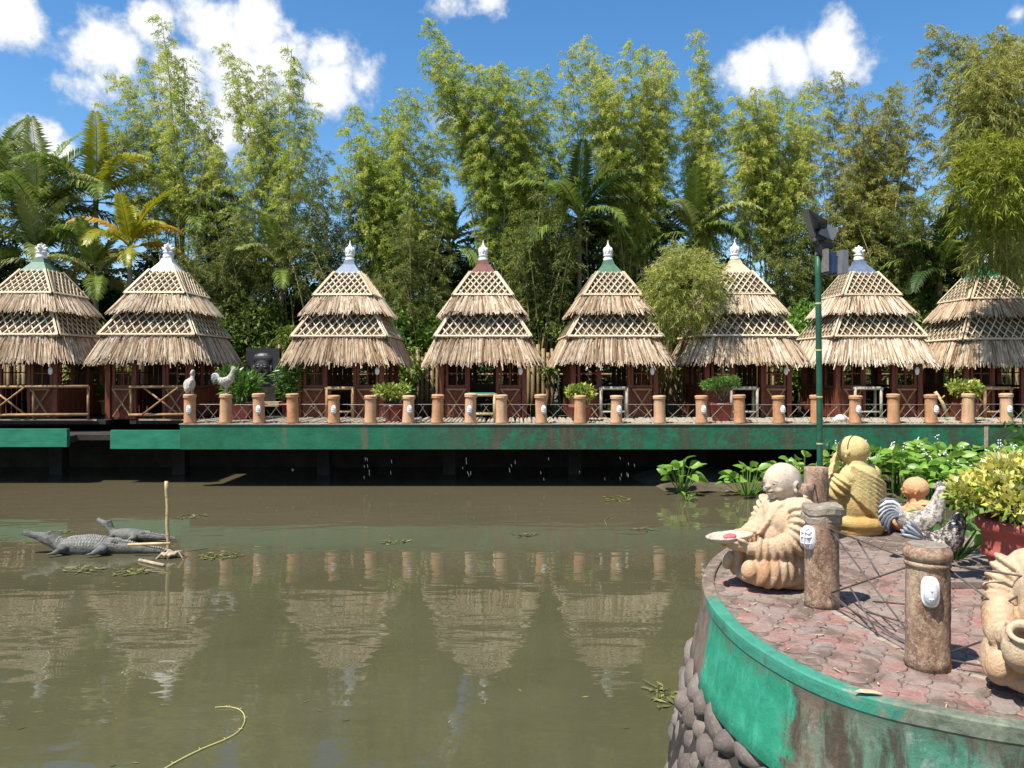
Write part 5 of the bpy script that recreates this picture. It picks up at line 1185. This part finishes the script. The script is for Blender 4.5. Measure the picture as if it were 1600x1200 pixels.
# ------------------------------------------------------------------ palms
def frond_mesh(elev, droop, L, seed, nl=46, ll=.75, wd=.05, curl=.4):
    rng = random.Random(seed); m = MB(); pts = []; p = Vector((0, 0, 0)); a = elev; ds = L / 24
    for k in range(25):
        pts.append(p.copy()); p = p + Vector((math.cos(a), 0, math.sin(a))) * ds; a -= droop / 24 * (.4 + 1.2 * k / 24)
    m.tube(pts, [.035 * (1 - .85 * k / 24) for k in range(25)], 5, False, .75)
    for k in range(nl):
        u = .14 + .86 * k / (nl - 1); i = min(23, int(u * 24)); f = u * 24 - i; c = pts[i].lerp(pts[i + 1], f); tg = (pts[i + 1] - pts[i]).normalized(); upv = Vector((0, 1, 0)).cross(tg) * -1
        if upv.z < 0 and abs(tg.z) < .9: upv = -upv
        l = ll * (math.sin(math.pi * min(1, .18 + u * .78)) ** .7) * rng.uniform(.85, 1.1); ti = min(1, max(0, rng.gauss(.45, .17)))
        for s in (-1, 1):
            dv = (Vector((0, s, 0)) * .85 + tg * .62 + upv * rng.uniform(.12, .34)).normalized(); w = wd * (1 - .3 * u); wv = tg * w * .5
            a1 = c + dv * l * .5; a2 = c + dv * l * .97 - Vector((0, 0, curl * l * rng.uniform(.5, 1.1)))
            m.add([c - wv * .4, c + wv * .4, a1 + wv, a1 - wv, a2 + wv * .12, a2 - wv * .12], [(0, 1, 2, 3), (3, 2, 4, 5)], ti)
    return m.mesh('frond')
FR = {}
def frond(kind, mat, L):
    key = (kind, mat, L)
    if key not in FR:
        el, dr = {'up': (1.25, .7), 'mid': (.85, 1.5), 'low': (.45, 1.7), 'hang': (.05, 1.5)}[kind]
        me = frond_mesh(el, dr, L, len(FR) + 3, 50, .30 * L ** .8, (.075 + .006 * L), .5 if kind != 'up' else .25); me.materials.append(M[mat]); FR[key] = me
    return FR[key]
def palm(label, px, py, d, L, mats, seed, n=14, base=None, trunk_r=.11, tilt=0):
    rs = random.Random(seed); c = P(px, py, d); bx = c.x + (base or 0)
    t = thing('palm_tree', label, 'palm', (bx, d, GZ)); h = c.z - GZ; cx = c.x - bx
    m = MB(); S_ = np.linspace(0, 1, 12); m.tube([(cx * s ** 1.6, 0, h * s) for s in S_], [trunk_r * (1.15 - .4 * s) for s in S_], 9); m.build('trunk', M['palm_bark'], t, True)
    m = MB(); m.tube([(cx, 0, h - .5), (cx, 0, h - .1), (cx, 0, h + .25)], [trunk_r * .8, trunk_r * 1.0, trunk_r * .45], 9); m.build('crownshaft', M['pole_green' if False else 'palm_leaf'], t, True)
    for k in range(n):
        kind = ['up', 'mid', 'mid', 'low', 'hang'][min(4, int(5 * k / n))]; mt = mats[k % len(mats)] if isinstance(mats, (list, tuple)) else mats
        o = link('frond', frond(kind, mt, L), None, t, (cx, 0, h + .1 - .02 * k)); o.rotation_euler = (rs.uniform(-.12, .12), rs.uniform(-.12, .12), k * 2.4 + rs.uniform(-.3, .3)); q = rs.uniform(.85, 1.12); o.scale = (q, q, q)
palm('large dark green palm behind the hut at the left edge', 55, 330, 30.0, 3.7, ['palm_leaf', 'palm_leaf', 'palm_leaf_pale'], 1, 22)
palm('palm at the far left edge with fronds against the small cloud', -5, 290, 31.5, 3.6, ['palm_leaf', 'palm_leaf_pale'], 2, 15)
palm('tall palm with upright new fronds against the blue sky, left of the airy bamboo', 150, 310, 31.0, 3.5, ['palm_leaf_pale', 'palm_leaf', 'palm_leaf_yellow'], 3, 15)
palm('palm with pale drooping fronds just behind the green cap of the leftmost hut', 60, 400, 29.0, 2.7, ['palm_leaf_pale', 'palm_leaf'], 4, 13)
palm('small palm with golden yellow and orange fronds left of the white-capped hut', 203, 385, 28.4, 2.3, ['palm_leaf_yellow', 'palm_leaf_yellow', 'palm_leaf_yellow', 'palm_leaf_orange', 'palm_leaf_orange'], 5, 11, trunk_r=.10)
palm('palm with dark fronds between the airy left bamboos', 285, 350, 32, 2.6, ['palm_leaf', 'palm_leaf_pale'], 6, 13)
palm('green palm half hidden among bamboo above the gap left of the maroon-capped hut', 702, 385, 31.5, 2.4, ['palm_leaf', 'palm_leaf_pale'], 7, 12)
palm('dark fan of palm fronds above the gap left of the green-capped spiked hut', 905, 340, 29.6, 3.0, ['palm_leaf', 'palm_leaf', 'dark_leaf'], 8, 15)
palm('palm with lit yellowish fronds behind the round feathery bush', 1085, 365, 31, 2.9, ['palm_leaf', 'palm_leaf_pale'], 9, 13)
palm('low dark palm between the blue-capped hut by the lamp pole and the last hut', 1468, 420, 28.6, 2.3, ['dark_leaf', 'palm_leaf'], 10, 13)
palm('low palm with green fronds behind the gap right of the white-capped hut', 440, 420, 29.5, 2.4, ['palm_leaf', 'palm_leaf_pale'], 11, 12)
palm('low drooping palm between the two leftmost huts', 150, 430, 28.5, 2.2, ['palm_leaf', 'palm_leaf_pale'], 12, 12)

# ------------------------------------------------------------------ dark broadleaf trees and shrubs filling the garden behind
def tree(name, label, px, py_top, d, rx, hgt, mat, seed, n, leaf=(.16, .30, .07, .13), cat='tree', group=None):
    rng = np.random.default_rng(seed); x = (px - 800) / F * d; ztop = CAMZ - (py_top - HY) / F * d; t = thing(name, label, cat, (x, d, GZ), 0, group); H = ztop - GZ; cz = H - hgt / 2
    m = MB(); m.tube([(0, 0, -.05), (.05, 0, cz * .5), (.0, .05, cz)], [.14, .10, .06], 8)
    for k in range(7):
        a = k * 2.4; m.tube([(0, 0, cz * (.5 + .06 * k)), (math.cos(a) * rx * .6, math.sin(a) * .7, cz + rng.uniform(-.2, .4) * hgt)], [.05, .02], 5)
    m.build('trunk', M['bark'], t, True)
    nc = max(10, n // 130); B = []; D = []; T = []
    for k in range(nc):
        q = rng.normal(size=3); q /= np.linalg.norm(q); r = rng.uniform(.2, 1) ** .45; c = np.array([q[0] * rx, q[1] * min(rx, 1.3), q[2] * hgt / 2]) * r + np.array([0, 0, cz]); kk = 130; s = rng.normal(size=(kk, 3)); s *= (rng.uniform(.2, 1, (kk, 1)) ** .5) / np.linalg.norm(s, axis=1, keepdims=True) * rng.uniform(.35, .62)
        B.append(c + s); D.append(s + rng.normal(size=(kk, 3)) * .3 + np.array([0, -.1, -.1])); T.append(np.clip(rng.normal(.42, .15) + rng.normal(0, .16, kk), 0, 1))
    B = np.concatenate(B); k = len(B); link('crown', leaves('crown', B, np.concatenate(D), rng.uniform(leaf[0], leaf[1], k), rng.uniform(leaf[2], leaf[3], k), np.concatenate(T), rng), M[mat], t, kind='stuff'); return k
G_ = 'dark trees behind the huts'
for a in ((15, 400, 31.5, 2.4, 4.6, 'dark shady tree behind the hut at the left edge', 41, 9000), (125, 420, 32, 2.2, 4.6, 'dark shady tree behind the two leftmost huts', 42, 9000), (255, 395, 31.8, 1.9, 4.2, 'dark shady tree behind the white finial of the white-capped hut', 43, 8000),
          (400, 390, 32, 2.2, 5, 'dark shady tree behind the carved face panel', 44, 9000), (505, 440, 32.5, 1.9, 4, 'dark shady tree behind the blue-capped spiked hut', 45, 7000), (665, 370, 31.8, 1.9, 5, 'dark shady tree left of the maroon cap', 46, 9000),
          (745, 375, 32.5, 1.8, 5, 'dark shady tree right behind the maroon cap', 47, 8000), (880, 375, 31.5, 1.8, 5, 'dark shady tree right of the maroon-capped hut', 48, 9000), (935, 330, 32.2, 1.7, 5.5, 'dark shady tree behind the green-capped spiked hut', 49, 9000), (1020, 345, 32, 1.9, 5.5, 'dark shady tree behind the round feathery bush', 50, 9000),
          (1100, 385, 32.5, 1.6, 4.5, 'dark shady tree left of the cream cap', 51, 7000), (1310, 330, 32, 1.8, 5, 'dark shady tree behind the lamp head', 52, 9000), (1420, 360, 32, 2.0, 5.2, 'dark shady tree left of the last hut', 53, 9000), (1520, 330, 31, 2.2, 5.8, 'dark shady tree behind the last hut', 54, 9000), (1640, 300, 30, 2.2, 6, 'dark shady tree beyond the right edge', 55, 7000), (-60, 330, 32, 2.2, 5.5, 'dark shady tree beyond the left edge', 56, 7000)):
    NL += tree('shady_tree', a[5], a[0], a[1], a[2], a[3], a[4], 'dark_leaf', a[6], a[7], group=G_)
for k, (px, py, d, rx, h, lab) in enumerate(((160, 520, 27.9, 1.0, 2.4, 'low shrub between the two leftmost huts'), (395, 470, 28.6, 1.5, 3.0, 'shrub above the carved face panel'), (455, 500, 28.4, 1.0, 2.6, 'shrub left of the blue-capped spiked hut'), (640, 470, 28.5, 1.2, 3.2, 'sunlit shrub right of the blue-capped spiked hut'), (845, 480, 29, 1.2, 3.0, 'shrub behind the gap right of the maroon-capped hut'),
                                             (1030, 480, 28.3, 1.3, 3, 'shrub in the gap under the round feathery bush'), (1258, 460, 27.9, .55, 3.6, 'narrow bright leafy column shrub left of the lamp pole'), (1240, 500, 28.6, 1.2, 2.8, 'shrub in the gap left of the lamp pole'), (1450, 480, 28.2, 1.2, 3, 'shrub in the gap left of the last hut'), (745, 520, 29.5, 2.2, 3, 'shrub seen through the maroon-capped hut'), (550, 520, 29.5, 2, 3, 'shrub seen through the blue-capped spiked hut'),
                                             (950, 520, 29.5, 2.2, 3, 'shrub seen through the green-capped spiked hut'), (1150, 520, 29.5, 2.2, 3, 'shrub seen through the cream-capped hut'), (1345, 520, 29.5, 2.2, 3, 'shrub seen through the hut by the lamp pole'), (260, 520, 29.5, 2.2, 3, 'shrub seen through the white-capped hut'))):
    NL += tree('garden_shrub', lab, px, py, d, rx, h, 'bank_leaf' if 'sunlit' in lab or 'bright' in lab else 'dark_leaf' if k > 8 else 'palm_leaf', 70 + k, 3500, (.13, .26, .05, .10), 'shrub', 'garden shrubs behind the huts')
# wooded backdrop far behind, one mass
rng = np.random.default_rng(5); n = 60000; xx = rng.uniform(-46, 46, n); top = 5.2 + 1.2 * np.sin(xx * .7) + .8 * np.sin(xx * 1.9 + 1); zz = GZ + rng.uniform(0, 1, n) ** .8 * top; yy = 37 + rng.uniform(-1.8, 1.8, n)
link('far_undergrowth', leaves('far_undergrowth', np.stack([xx, yy, zz], 1), rng.normal(size=(n, 3)), rng.uniform(.3, .55, n), rng.uniform(.12, .24, n), np.clip(rng.normal(.35, .2, n), 0, 1), rng), M['dark_leaf'], kind='stuff')
# bamboo pole fence at the back of the deck
fe = thing('bamboo_fence', 'fence of tall upright bamboo poles behind the huts', 'fence', (0, 28.0, GZ)); rs = random.Random(8); x = -20; m = MB(); shared = []
for k in range(4): 
    q = MB(); q.tube([(0, 0, 0), (.01, 0, .9), (0, 0, 2.15 + .15 * k)], [.075, .072, .066], 7, tint=.5); me = q.mesh('pole', True); me.materials.append(M['fence_bamboo']); shared.append(me)
spots = [(-18.5, -12.6), (-9.2, -6.9), (-4.0, -2.6), (.6, 1.6), (4.6, 6.3), (9.0, 10.2)]
for x0, x1 in spots:
    x = x0
    while x < x1: o = link('pole', rs.choice(shared), None, fe, (x, rs.uniform(-.05, .05), 0), rs.uniform(0, 6)); o.scale = (rs.uniform(.8, 1.25),) * 2 + (1,); x += rs.uniform(.15, .21)
MB().tube([(-19, .1, 1.5), (20, .1, 1.5)], .05, 6).build('rail', M['bamboo_brown'], fe, True)

# ------------------------------------------------------------------ potted plants on the deck
def pot(prof, mat, sq=False, n=20):
    m = MB(); m.lathe(prof, 4 if sq else n); return m
def potted(label, px, d, py_rim, w, h, fol, mat_pot, seed, style, cat='potted plant', fw=1., fh=.7, n=1200, z=DECKZ):
    x = (px - 800) / F * d; t = thing('potted_plant', label, cat, (x, d, z)); r = w / 2
    pr_ = [(r * .68, 0), (r * .72, .02), (r * .93, h * .86), (r * 1.06, h * .87), (r * 1.06, h * .99), (r * .94, h), (r * .9, h * .93)]
    m = pot(pr_, mat_pot, style == 'square'); o = m.build('pot', M[mat_pot], t, style != 'square'); 
    if style == 'square': o.rotation_euler = (0, 0, math.pi / 4)
    MB().lathe([(.01, h * .88), (r * .91, h * .9), (.01, h * .93)], 16).build('soil', M['soil'], t)
    rng = np.random.default_rng(seed)
    B, D, T = [], [], []; st = MB(); nst = 13
    for k in range(nst):
        a = k * 2.4; e = np.array([math.cos(a) * fw * .42 * math.sqrt((k + 1) / nst), math.sin(a) * fw * .42 * math.sqrt((k + 1) / nst), h + fh * rng.uniform(.55, .98)]); b = np.array([math.cos(a) * .06, math.sin(a) * .06, h * .9]); st.tube([b, (b + e) / 2 + np.array([0, 0, .06]), e], [.014, .011, .006], 5, False)
        kk = n // nst; 
        if style == 'rosette':                   # leaf whorls round each stem tip
            q = rng.normal(size=(kk, 3)); q[:, 2] = np.abs(q[:, 2]) * .5 - .1; u = rng.uniform(.2, 1.0, (kk, 1)); B.append(b + (e - b) * u + rng.normal(size=(kk, 3)) * .05); D.append(q)
        elif style == 'bonsai':
            q = rng.normal(size=(kk, 3)); q *= rng.uniform(.4, 1, (kk, 1)) / np.linalg.norm(q, axis=1, keepdims=True); B.append(e + q * np.array([.17, .17, .09])); D.append(q + np.array([0, 0, .4]))
        else:
            q = rng.normal(size=(kk, 3)); q *= rng.uniform(.2, 1, (kk, 1)) / np.linalg.norm(q, axis=1, keepdims=True); B.append(b * .25 + e * .75 + q * np.array([.2 * fw, .2 * fw, .24 * fh])); D.append(q + np.array([0, -.05, .3]))
        T.append(np.clip(rng.normal(.45, .12) + rng.normal(0, .2, kk), 0, 1))
    st.build('stems', M['bark'], t); B = np.concatenate(B); k = len(B)
    lw = {'rosette': (.20, .36, .035, .06), 'bonsai': (.05, .10, .03, .05), 'square': (.20, .34, .04, .07)}.get(style, (.08, .14, .05, .075))
    link('foliage', leaves('foliage', B, np.concatenate(D), rng.uniform(lw[0], lw[1], k), rng.uniform(lw[2], lw[3], k), np.concatenate(T), rng), M[fol], t, kind='stuff')
potted('leafy green shrub in a square red planter behind the grey rooster figure', 377, 23.2, 630, .95, .52, 'pot_leaf', 'pot_red', 1, 'square', fw=1.25, fh=1.15, n=1300)
potted('leafy green shrub in a dark red pot left of the blue-capped spiked hut', 455, 24.2, 620, .62, .5, 'pot_leaf', 'pot_maroon', 2, 'rosette', fw=1.15, fh=1.35, n=1300)
potted('variegated low shrub in a glossy dark red pot right of the blue-capped spiked hut', 615, 22.5, 636, .66, .52, 'croton_leaf', 'pot_maroon', 3, 'mound', fw=1.2, fh=.66, n=1500)
potted('yellow-leaved croton in a red pot behind the deck posts of the green-capped spiked hut', 907, 22.7, 636, .68, .5, 'croton_leaf', 'pot_red', 4, 'mound', fw=.95, fh=.66, n=1200)
potted('flat-topped green bonsai-like shrub in a red pot by the cream-capped hut', 1127, 22.5, 633, .68, .58, 'pot_leaf', 'pot_red', 5, 'bonsai', fw=1.25, fh=.72, n=2200)
potted('light green shrub in a red tiled pot before the hut at the right edge', 1508, 22.5, 628, .66, .58, 'croton_leaf', 'pot_maroon', 6, 'mound', fw=1.05, fh=.72, n=1300)
potted('small green plant in a clay pot between the two leftmost huts', 168, 26.5, 628, .5, .5, 'pot_leaf', 'clay_post', 7, 'mound', fw=.7, fh=.6, n=500)
# big red pot with croton on the terrace
def big_pot():
    x, y = 4.10, 6.15; t = thing('potted_croton', 'large red ribbed pot with a yellow and green croton at the right of the terrace', 'potted plant', (x, y, TZ)); R_ = .335
    prof = [(.20, 0), (.21, .03), (.255, .25), (.275, .31), (.315, .325), (.325, .345), (.315, .37), (.295, .385), (.31, .53), (.335, .545), (.355, .58), (.355, .625), (.335, .65), (.30, .655), (.29, .60)]
    prof = [(r_ * .96, z_ * .89) for r_, z_ in prof]; m = MB(); m.lathe(prof, 40); m.build('pot', M['pot_red'], t, True); MB().lathe([(.01, .51), (.28, .53), (.01, .54)], 20).build('soil', M['soil'], t)
    rng = np.random.default_rng(3); B = []; D = []; T = []; n = 4200
    st = MB()
    for k in range(22):
        a = k * 2.4; rr = .47 * math.sqrt((k + .5) / 22); e = np.array([math.cos(a) * rr * 1.05, math.sin(a) * rr, .61 + .33 * (1 - (rr / .58) ** 2) + rng.uniform(-.04, .08)]); b = np.array([math.cos(a) * rr * .35, math.sin(a) * rr * .35, .53]); st.tube([b, (b + e) / 2 + np.array([0, 0, .1]), e], [.009, .008, .005], 5, False)
        kk = n // 22; q = rng.normal(size=(kk, 3)); q *= rng.uniform(.3, 1, (kk, 1)) / np.linalg.norm(q, axis=1, keepdims=True); B.append(e + q * np.array([.16, .16, .13])); D.append(q * .8 + np.array([0, -.05, .25])); T.append(np.clip(rng.normal(.55, .12) + .25 * q[:, 2] + rng.normal(0, .18, kk), 0, 1))
    st.build('stems', M['bark'], t); B = np.concatenate(B); k = len(B)
    link('foliage', leaves('foliage', B, np.concatenate(D), rng.uniform(.05, .08, k), rng.uniform(.034, .05, k), np.concatenate(T), rng), M['croton_leaf'], t, kind='stuff')
    m = MB(); rs = random.Random(4)
    for q in range(26):
        a = rs.uniform(0, 6.28); l = rs.uniform(.2, .42); b0 = Vector((-.05, .12, .68)); d_ = Vector((math.cos(a) * .5, math.sin(a) * .4, 1)).normalized(); e = b0 + d_ * l; sd = d_.cross(Vector((0, 1, 0.2))).normalized() * .012
        m.add([b0 - sd * .5, b0 + sd * .5, b0.lerp(e, .6) + sd, b0.lerp(e, .6) - sd, e], [(0, 1, 2, 3), (3, 2, 4)], rs.random())
    m.build('grass_tuft', M['pot_leaf'], t)
big_pot()
# low green plant on the terrace edge behind the pot and rooster
rng = np.random.default_rng(9)
def broad_plant(name, label, loc, n, ll, lw, mat, spread, h, seed, split=True, group=None, cat='plant'):
    rs = random.Random(seed); t = thing(name, label, cat, loc, 0, group); m_all = MB()
    for k in range(n):
        a = k * 2.4 + rs.uniform(-.4, .4); r = spread * math.sqrt((k + .6) / n); hh = h * (1 - .55 * (r / spread) ** 2) * rs.uniform(.75, 1.1); e = Vector((math.cos(a) * r, math.sin(a) * r, hh)); dv = Vector((math.cos(a), math.sin(a), rs.uniform(-.2, .8))).normalized()
        l = ll * rs.uniform(.75, 1.15); w = lw * rs.uniform(.85, 1.15); sd = Matrix.Rotation(rs.uniform(-1.1, 1.1), 3, dv) @ dv.cross(Vector((0, 0, 1))).normalized(); up = sd.cross(dv); m = MB() if split else m_all; vs = []; ti = min(1, max(0, rs.gauss(.5, .22)))
        for u, f, dz in ((0, .08, 0), (.18, .72, .02), (.42, 1, .02), (.7, .78, -.03), (.9, .34, -.09), (1, .02, -.14)):
            c = e + dv * l * u + up * l * dz; vs += [c - sd * w / 2 * f + up * w * .16 * f, c, c + sd * w / 2 * f + up * w * .16 * f]
        m.add(vs, [(j * 3 + q, j * 3 + q + 1, j * 3 + q + 4, j * 3 + q + 3) for j in range(5) for q in range(2)], ti)
        m.tube([Vector((math.cos(a) * r * .25, math.sin(a) * r * .25, 0)), Vector((math.cos(a) * r * .7, math.sin(a) * r * .7, hh * .6)), e], [.014, .011, .007], 4, False, .3)
        if split: m.build('leaf', M[mat], t, True)
    if not split: m_all.build('leaves', M[mat], t, True, kind='stuff')
    return t
broad_plant('bank_plant', 'leafy water plant standing alone on the mud, leftmost below the green deck', P(1065, 770, 20.7).xy.to_3d() + Vector((0, 0, .05)), 22, .40, .27, 'bank_leaf', .42, .82, 1)
broad_plant('bank_plant', 'leafy water plant on the mud just left of the bowl monk’s face', P(1168, 775, 20.2).xy.to_3d() + Vector((0, 0, .05)), 28, .34, .22, 'bank_leaf', .6, .72, 2)
broad_plant('bank_seedling', 'tiny bright seedling plant at the water edge below the leftmost bank plant', P(1074, 782, 19.6).xy.to_3d() + Vector((0, 0, .0)), 9, .17, .09, 'bank_leaf', .18, .16, 3)
broad_plant('bank_plant', 'leafy plant mass behind the bowl monk’s head, left of the lamp pole', P(1255, 770, 20.0).xy.to_3d() + Vector((0, 0, .1)), 48, .34, .22, 'bank_leaf', .95, .95, 4, False)
broad_plant('terrace_plant', 'low green leafy plant between the rooster figure and the red pot', (4.15, 7.25, TZ), 30, .22, .12, 'pot_leaf', .34, .40, 6, False)
# dense leafy bed along the bank, uncountable
rs = random.Random(12); vsm = MB(); fl = MB()
for k in range(2300):
    x = rs.uniform(8.6, 17.5); y = rs.uniform(16.9, 21.2); edge = 18.9 - .24 * (x - 9) + .3 * math.sin(x * 1.7)
    if y < edge: continue
    if x < 9.6 and rs.random() < .5: continue
    g0 = .18 + .06 * (y - 18); hh = g0 + (.95 - .28 * max(0, 1 - (y - edge) / .9)) * rs.uniform(.35, 1.0) + .15 * math.sin(x * 2.1) * math.sin(y * 1.7); a = rs.uniform(0, 6.28); dv = Vector((math.cos(a), math.sin(a) - .3, rs.uniform(-.3, .4))).normalized(); e = Vector((x, y, hh)); l = rs.uniform(.26, .42); w = l * rs.uniform(.5, .68)
    sd = Matrix.Rotation(rs.uniform(-1.2, 1.2), 3, dv) @ dv.cross(Vector((0, 0, 1))).normalized(); up = sd.cross(dv); vs = []; ti = min(1, max(0, rs.gauss(.48, .22)))
    for u, f, dz in ((0, .08, 0), (.2, .75, .02), (.45, 1, .02), (.75, .72, -.04), (1, .02, -.13)):
        c = e + dv * l * u + up * l * dz; vs += [c - sd * w / 2 * f + up * w * .14 * f, c, c + sd * w / 2 * f + up * w * .14 * f]
    vsm.add(vs, [(j * 3 + q, j * 3 + q + 1, j * 3 + q + 4, j * 3 + q + 3) for j in range(4) for q in range(2)], ti)
    if k % 3 == 0: vsm.tube([Vector((x, y, g0 - .2)), e], .01, 4, False, .2)
    if rs.random() < .10:
        for q in range(4): fl.ell(e + Vector((rs.uniform(-.05, .05), rs.uniform(-.05, .05), .12 + rs.uniform(0, .14))), .018, None, 5, 4)
vsm.build('leafy_bank', M['bank_leaf'], None, True, kind='stuff'); fl.build('white_blossoms', M['flower_white'], None, kind='stuff')
# creeper at the right end of the deck face
rs = random.Random(14); m = MB()
for k in range(70):
    c = P(rs.uniform(1570, 1625), rs.uniform(635, 715), 21.5 - rs.uniform(0, .25)); d_ = Vector((rs.uniform(-1, 1), -.6, rs.uniform(-.8, .3))).normalized(); l = rs.uniform(.14, .26); sd = d_.cross(Vector((0, 1, .3))).normalized() * l * .33
    m.add([c, c + d_ * l * .45 + sd, c + d_ * l, c + d_ * l * .45 - sd], [(0, 1, 2, 3)], rs.random())
m.tube([P(1600, 760, 21.4), P(1590, 700, 21.45), P(1602, 640, 21.5)], .015, 5, False, .2)
tag(m.build('creeper', M['pot_leaf'], None, kind=None), 'dark creeper hanging over the right end of the green deck face', 'creeper')

# ------------------------------------------------------------------ floating weeds, a drifting vine, pebbles, litter, drips
def weed(px, py, w, dd, seed, label, n=60):
    d = CAMZ * F / (py - HY); c = P(px, py, d); rs = random.Random(seed); m = MB()
    for k in range(n):
        a = rs.uniform(0, 6.28); r = math.sqrt(rs.random()); p = Vector((math.cos(a) * r * w / 2, math.sin(a) * r * dd / 2, .008 + rs.uniform(0, .016))); b = rs.uniform(0, 6.28); dv = Vector((math.cos(b), math.sin(b), rs.uniform(0, .15))).normalized(); l = rs.uniform(.06, .16); sd = dv.cross(Vector((0, 0, 1))).normalized() * l * .18
        m.add([p, p + dv * l * .5 + sd, p + dv * l, p + dv * l * .5 - sd], [(0, 1, 2, 3)], rs.random())
        if k % 4 == 0: m.tube([p, p + dv * l * 1.8], .007, 4, False, .1)
    o = m.build('floating_weed', M['weed_leaf'], None, loc=(c.x, c.y, 0)); tag(o, label, 'weed', 'floating weeds on the pond')
for k, a in enumerate(((130, 891, .62, .5, 'patch of floating weed under the nearer crocodile, left one', 60), (203, 894, .62, .5, 'patch of floating weed under the nearer crocodile, right one', 60), (343, 870, .72, .5, 'flat patch of floating weed right of the upright stake', 70), (303, 808, .7, .6, 'thin patch of floating weed beyond the upright stake', 40), (968, 781, .8, .8, 'floating weed below the deck left of the first bank plant', 60), (615, 848, .5, .35, 'small weed scrap on the middle of the pond, nearer one', 24),
                        (818, 838, .45, .35, 'small weed scrap on the pond below the maroon-capped hut', 22), (1040, 1090, .36, .5, 'floating weed against the river stones of the terrace', 40), (105, 832, .25, .3, 'sprig of weed behind the nearer crocodile', 16), (1005, 828, .3, .3, 'tiny weed scrap left of the bowl monk', 14))): weed(a[0], a[1], a[2], a[3], 50 + k, a[4], a[5])
def wz(px, py): d = CAMZ * F / (py - HY); q = P(px, py, d); q.z = .012; return q
pts = [wz(*p) for p in ((252, 1206), (285, 1187), (320, 1170), (352, 1157), (372, 1145), (382, 1130), (380, 1116), (368, 1108), (352, 1106), (336, 1107))]; pts = [q.to_3d() + Vector((0, 0, .012)) for q in catmull([p.xy for p in pts], 5)]; m = MB(); m.tube(pts, [.0055 - .0025 * k / len(pts) for k in range(len(pts))], 6, tint=.9)
for p in pts[3:-1:6]:
    for s in (-1, 1): m.add([p, p + Vector((.014 * s, .008, .008)), p + Vector((.026 * s, .014, .006)), p + Vector((.012 * s, .016, .008))], [(0, 1, 2, 3)], .95)
tag(m.build('drifting_vine', M['croton_leaf'], None), 'thin yellow-green vine floating in a hook shape on the near water', 'vine')
m = MB(); m.tube([wz(*p) for p in ((948, 822), (945, 814), (952, 808), (962, 806))], .008, 5, tint=.7); tag(m.build('drifting_vine', M['weed_leaf'], None), 'short curled stem floating on the pond below the green-capped spiked hut', 'vine')
m = MB(); rs = random.Random(31)
for k in range(170):
    y = rs.uniform(4.2, 21) ; x = rs.uniform(-.70, .66) * y
    if x > 1.1 and y < 10: continue
    a = rs.uniform(0, 6.28); l = rs.uniform(.012, .05); d_ = Vector((math.cos(a), math.sin(a), 0)) * l; sd = Vector((-d_.y, d_.x, 0)) * .3; p = Vector((x, y, .006))
    m.add([p - d_, p + sd, p + d_, p - sd], [(0, 1, 2, 3)], rs.random())
m.build('floating_specks', M['weed_leaf'], None, kind='stuff')
sp = MB(); rs = random.Random(2)
for k in range(90):
    x = rs.uniform(5.2, 12); y = rs.uniform(18.3, 20.9)
    if y < 20.9 - .42 * max(0, x - 5.5) - .3: continue
    r = rs.uniform(.03, .11); sp.ell((x, y, .03 + (y - 19.5) * .06), (r, r * .8, r * .55), None, 7, 5, rs.random())
sp.build('bank_pebbles', M['cobble'], None, True, kind='stuff')
q = P(1288, 735, 9.3); 
b = at_arc(arc[6 * 7] + .55); tagp = broad_plant('wall_sprout', 'small yellow-green sprout growing between terrace wall and river stones', (b[0].x + b[1].x * .13, b[0].y + b[1].y * .13, TZ - .72), 16, .07, .045, 'croton_leaf', .07, .09, 8, False)
lt = MB(); rs = random.Random(6)
for k in range(620):
    x = rs.uniform(1.6, 6); y = rs.uniform(4, 8.6)
    if not inside(x, y, .12): continue
    dens = .95 if min((Vector((x, y)) - Vector(p)).length for p in PP.values()) < .8 else .3
    if rs.random() > dens: continue
    a = rs.uniform(0, 6.28); l = rs.uniform(.02, .085); w = rs.uniform(.002, .005); p = Vector((x, y, TZ + .006 + rs.uniform(0, .008))); dv = Vector((math.cos(a), math.sin(a), 0)); sd = Vector((-dv.y, dv.x, 0)) * w; bow = sd * rs.uniform(-2, 2)
    lt.add([p - sd, p + sd, p + dv * l * .5 + sd + bow, p + dv * l * .5 - sd + bow, p + dv * l], [(0, 1, 2, 3), (3, 2, 4)], rs.random())
lt.build('straw_litter', M['straw'], None, kind='stuff')
m = MB(); p = Vector((1.93, 4.16, TZ + .027)); m.add([p + Vector(v) for v in ((-.07, .02, 0), (-.02, -.015, .006), (.05, -.02, .004), (.075, -.01, 0), (.03, .02, .008), (-.03, .03, .01))], [(0, 1, 2, 3, 4, 5)]); tag(m.build('dry_leaf', M['straw'], None), 'single dry leaf lying on the green terrace rim', 'leaf')
dr = MB(); rs = random.Random(21)
for k in range(34):
    x0 = P(rs.choice((458, 470, 570, 575, 615, 690, 725, 735, 800, 850, 905, 950, 965, 985)) + rs.uniform(-7, 7), rs.uniform(712, 748), 21.55); l = rs.uniform(.05, .12); dr.tube([x0, x0 + Vector((.01, 0, -l * .5)), x0 + Vector((.015, 0, -l))], [.002, .0045, .002], 4)
dr.build('water_drips', M['drip_water'], None, kind='stuff')
print('LEAVES', NL)
print('TRIS', sum(sum(len(p.vertices) - 2 for p in o.data.polygons) for o in COL.objects if o.type == 'MESH' and o.data.users == 1))
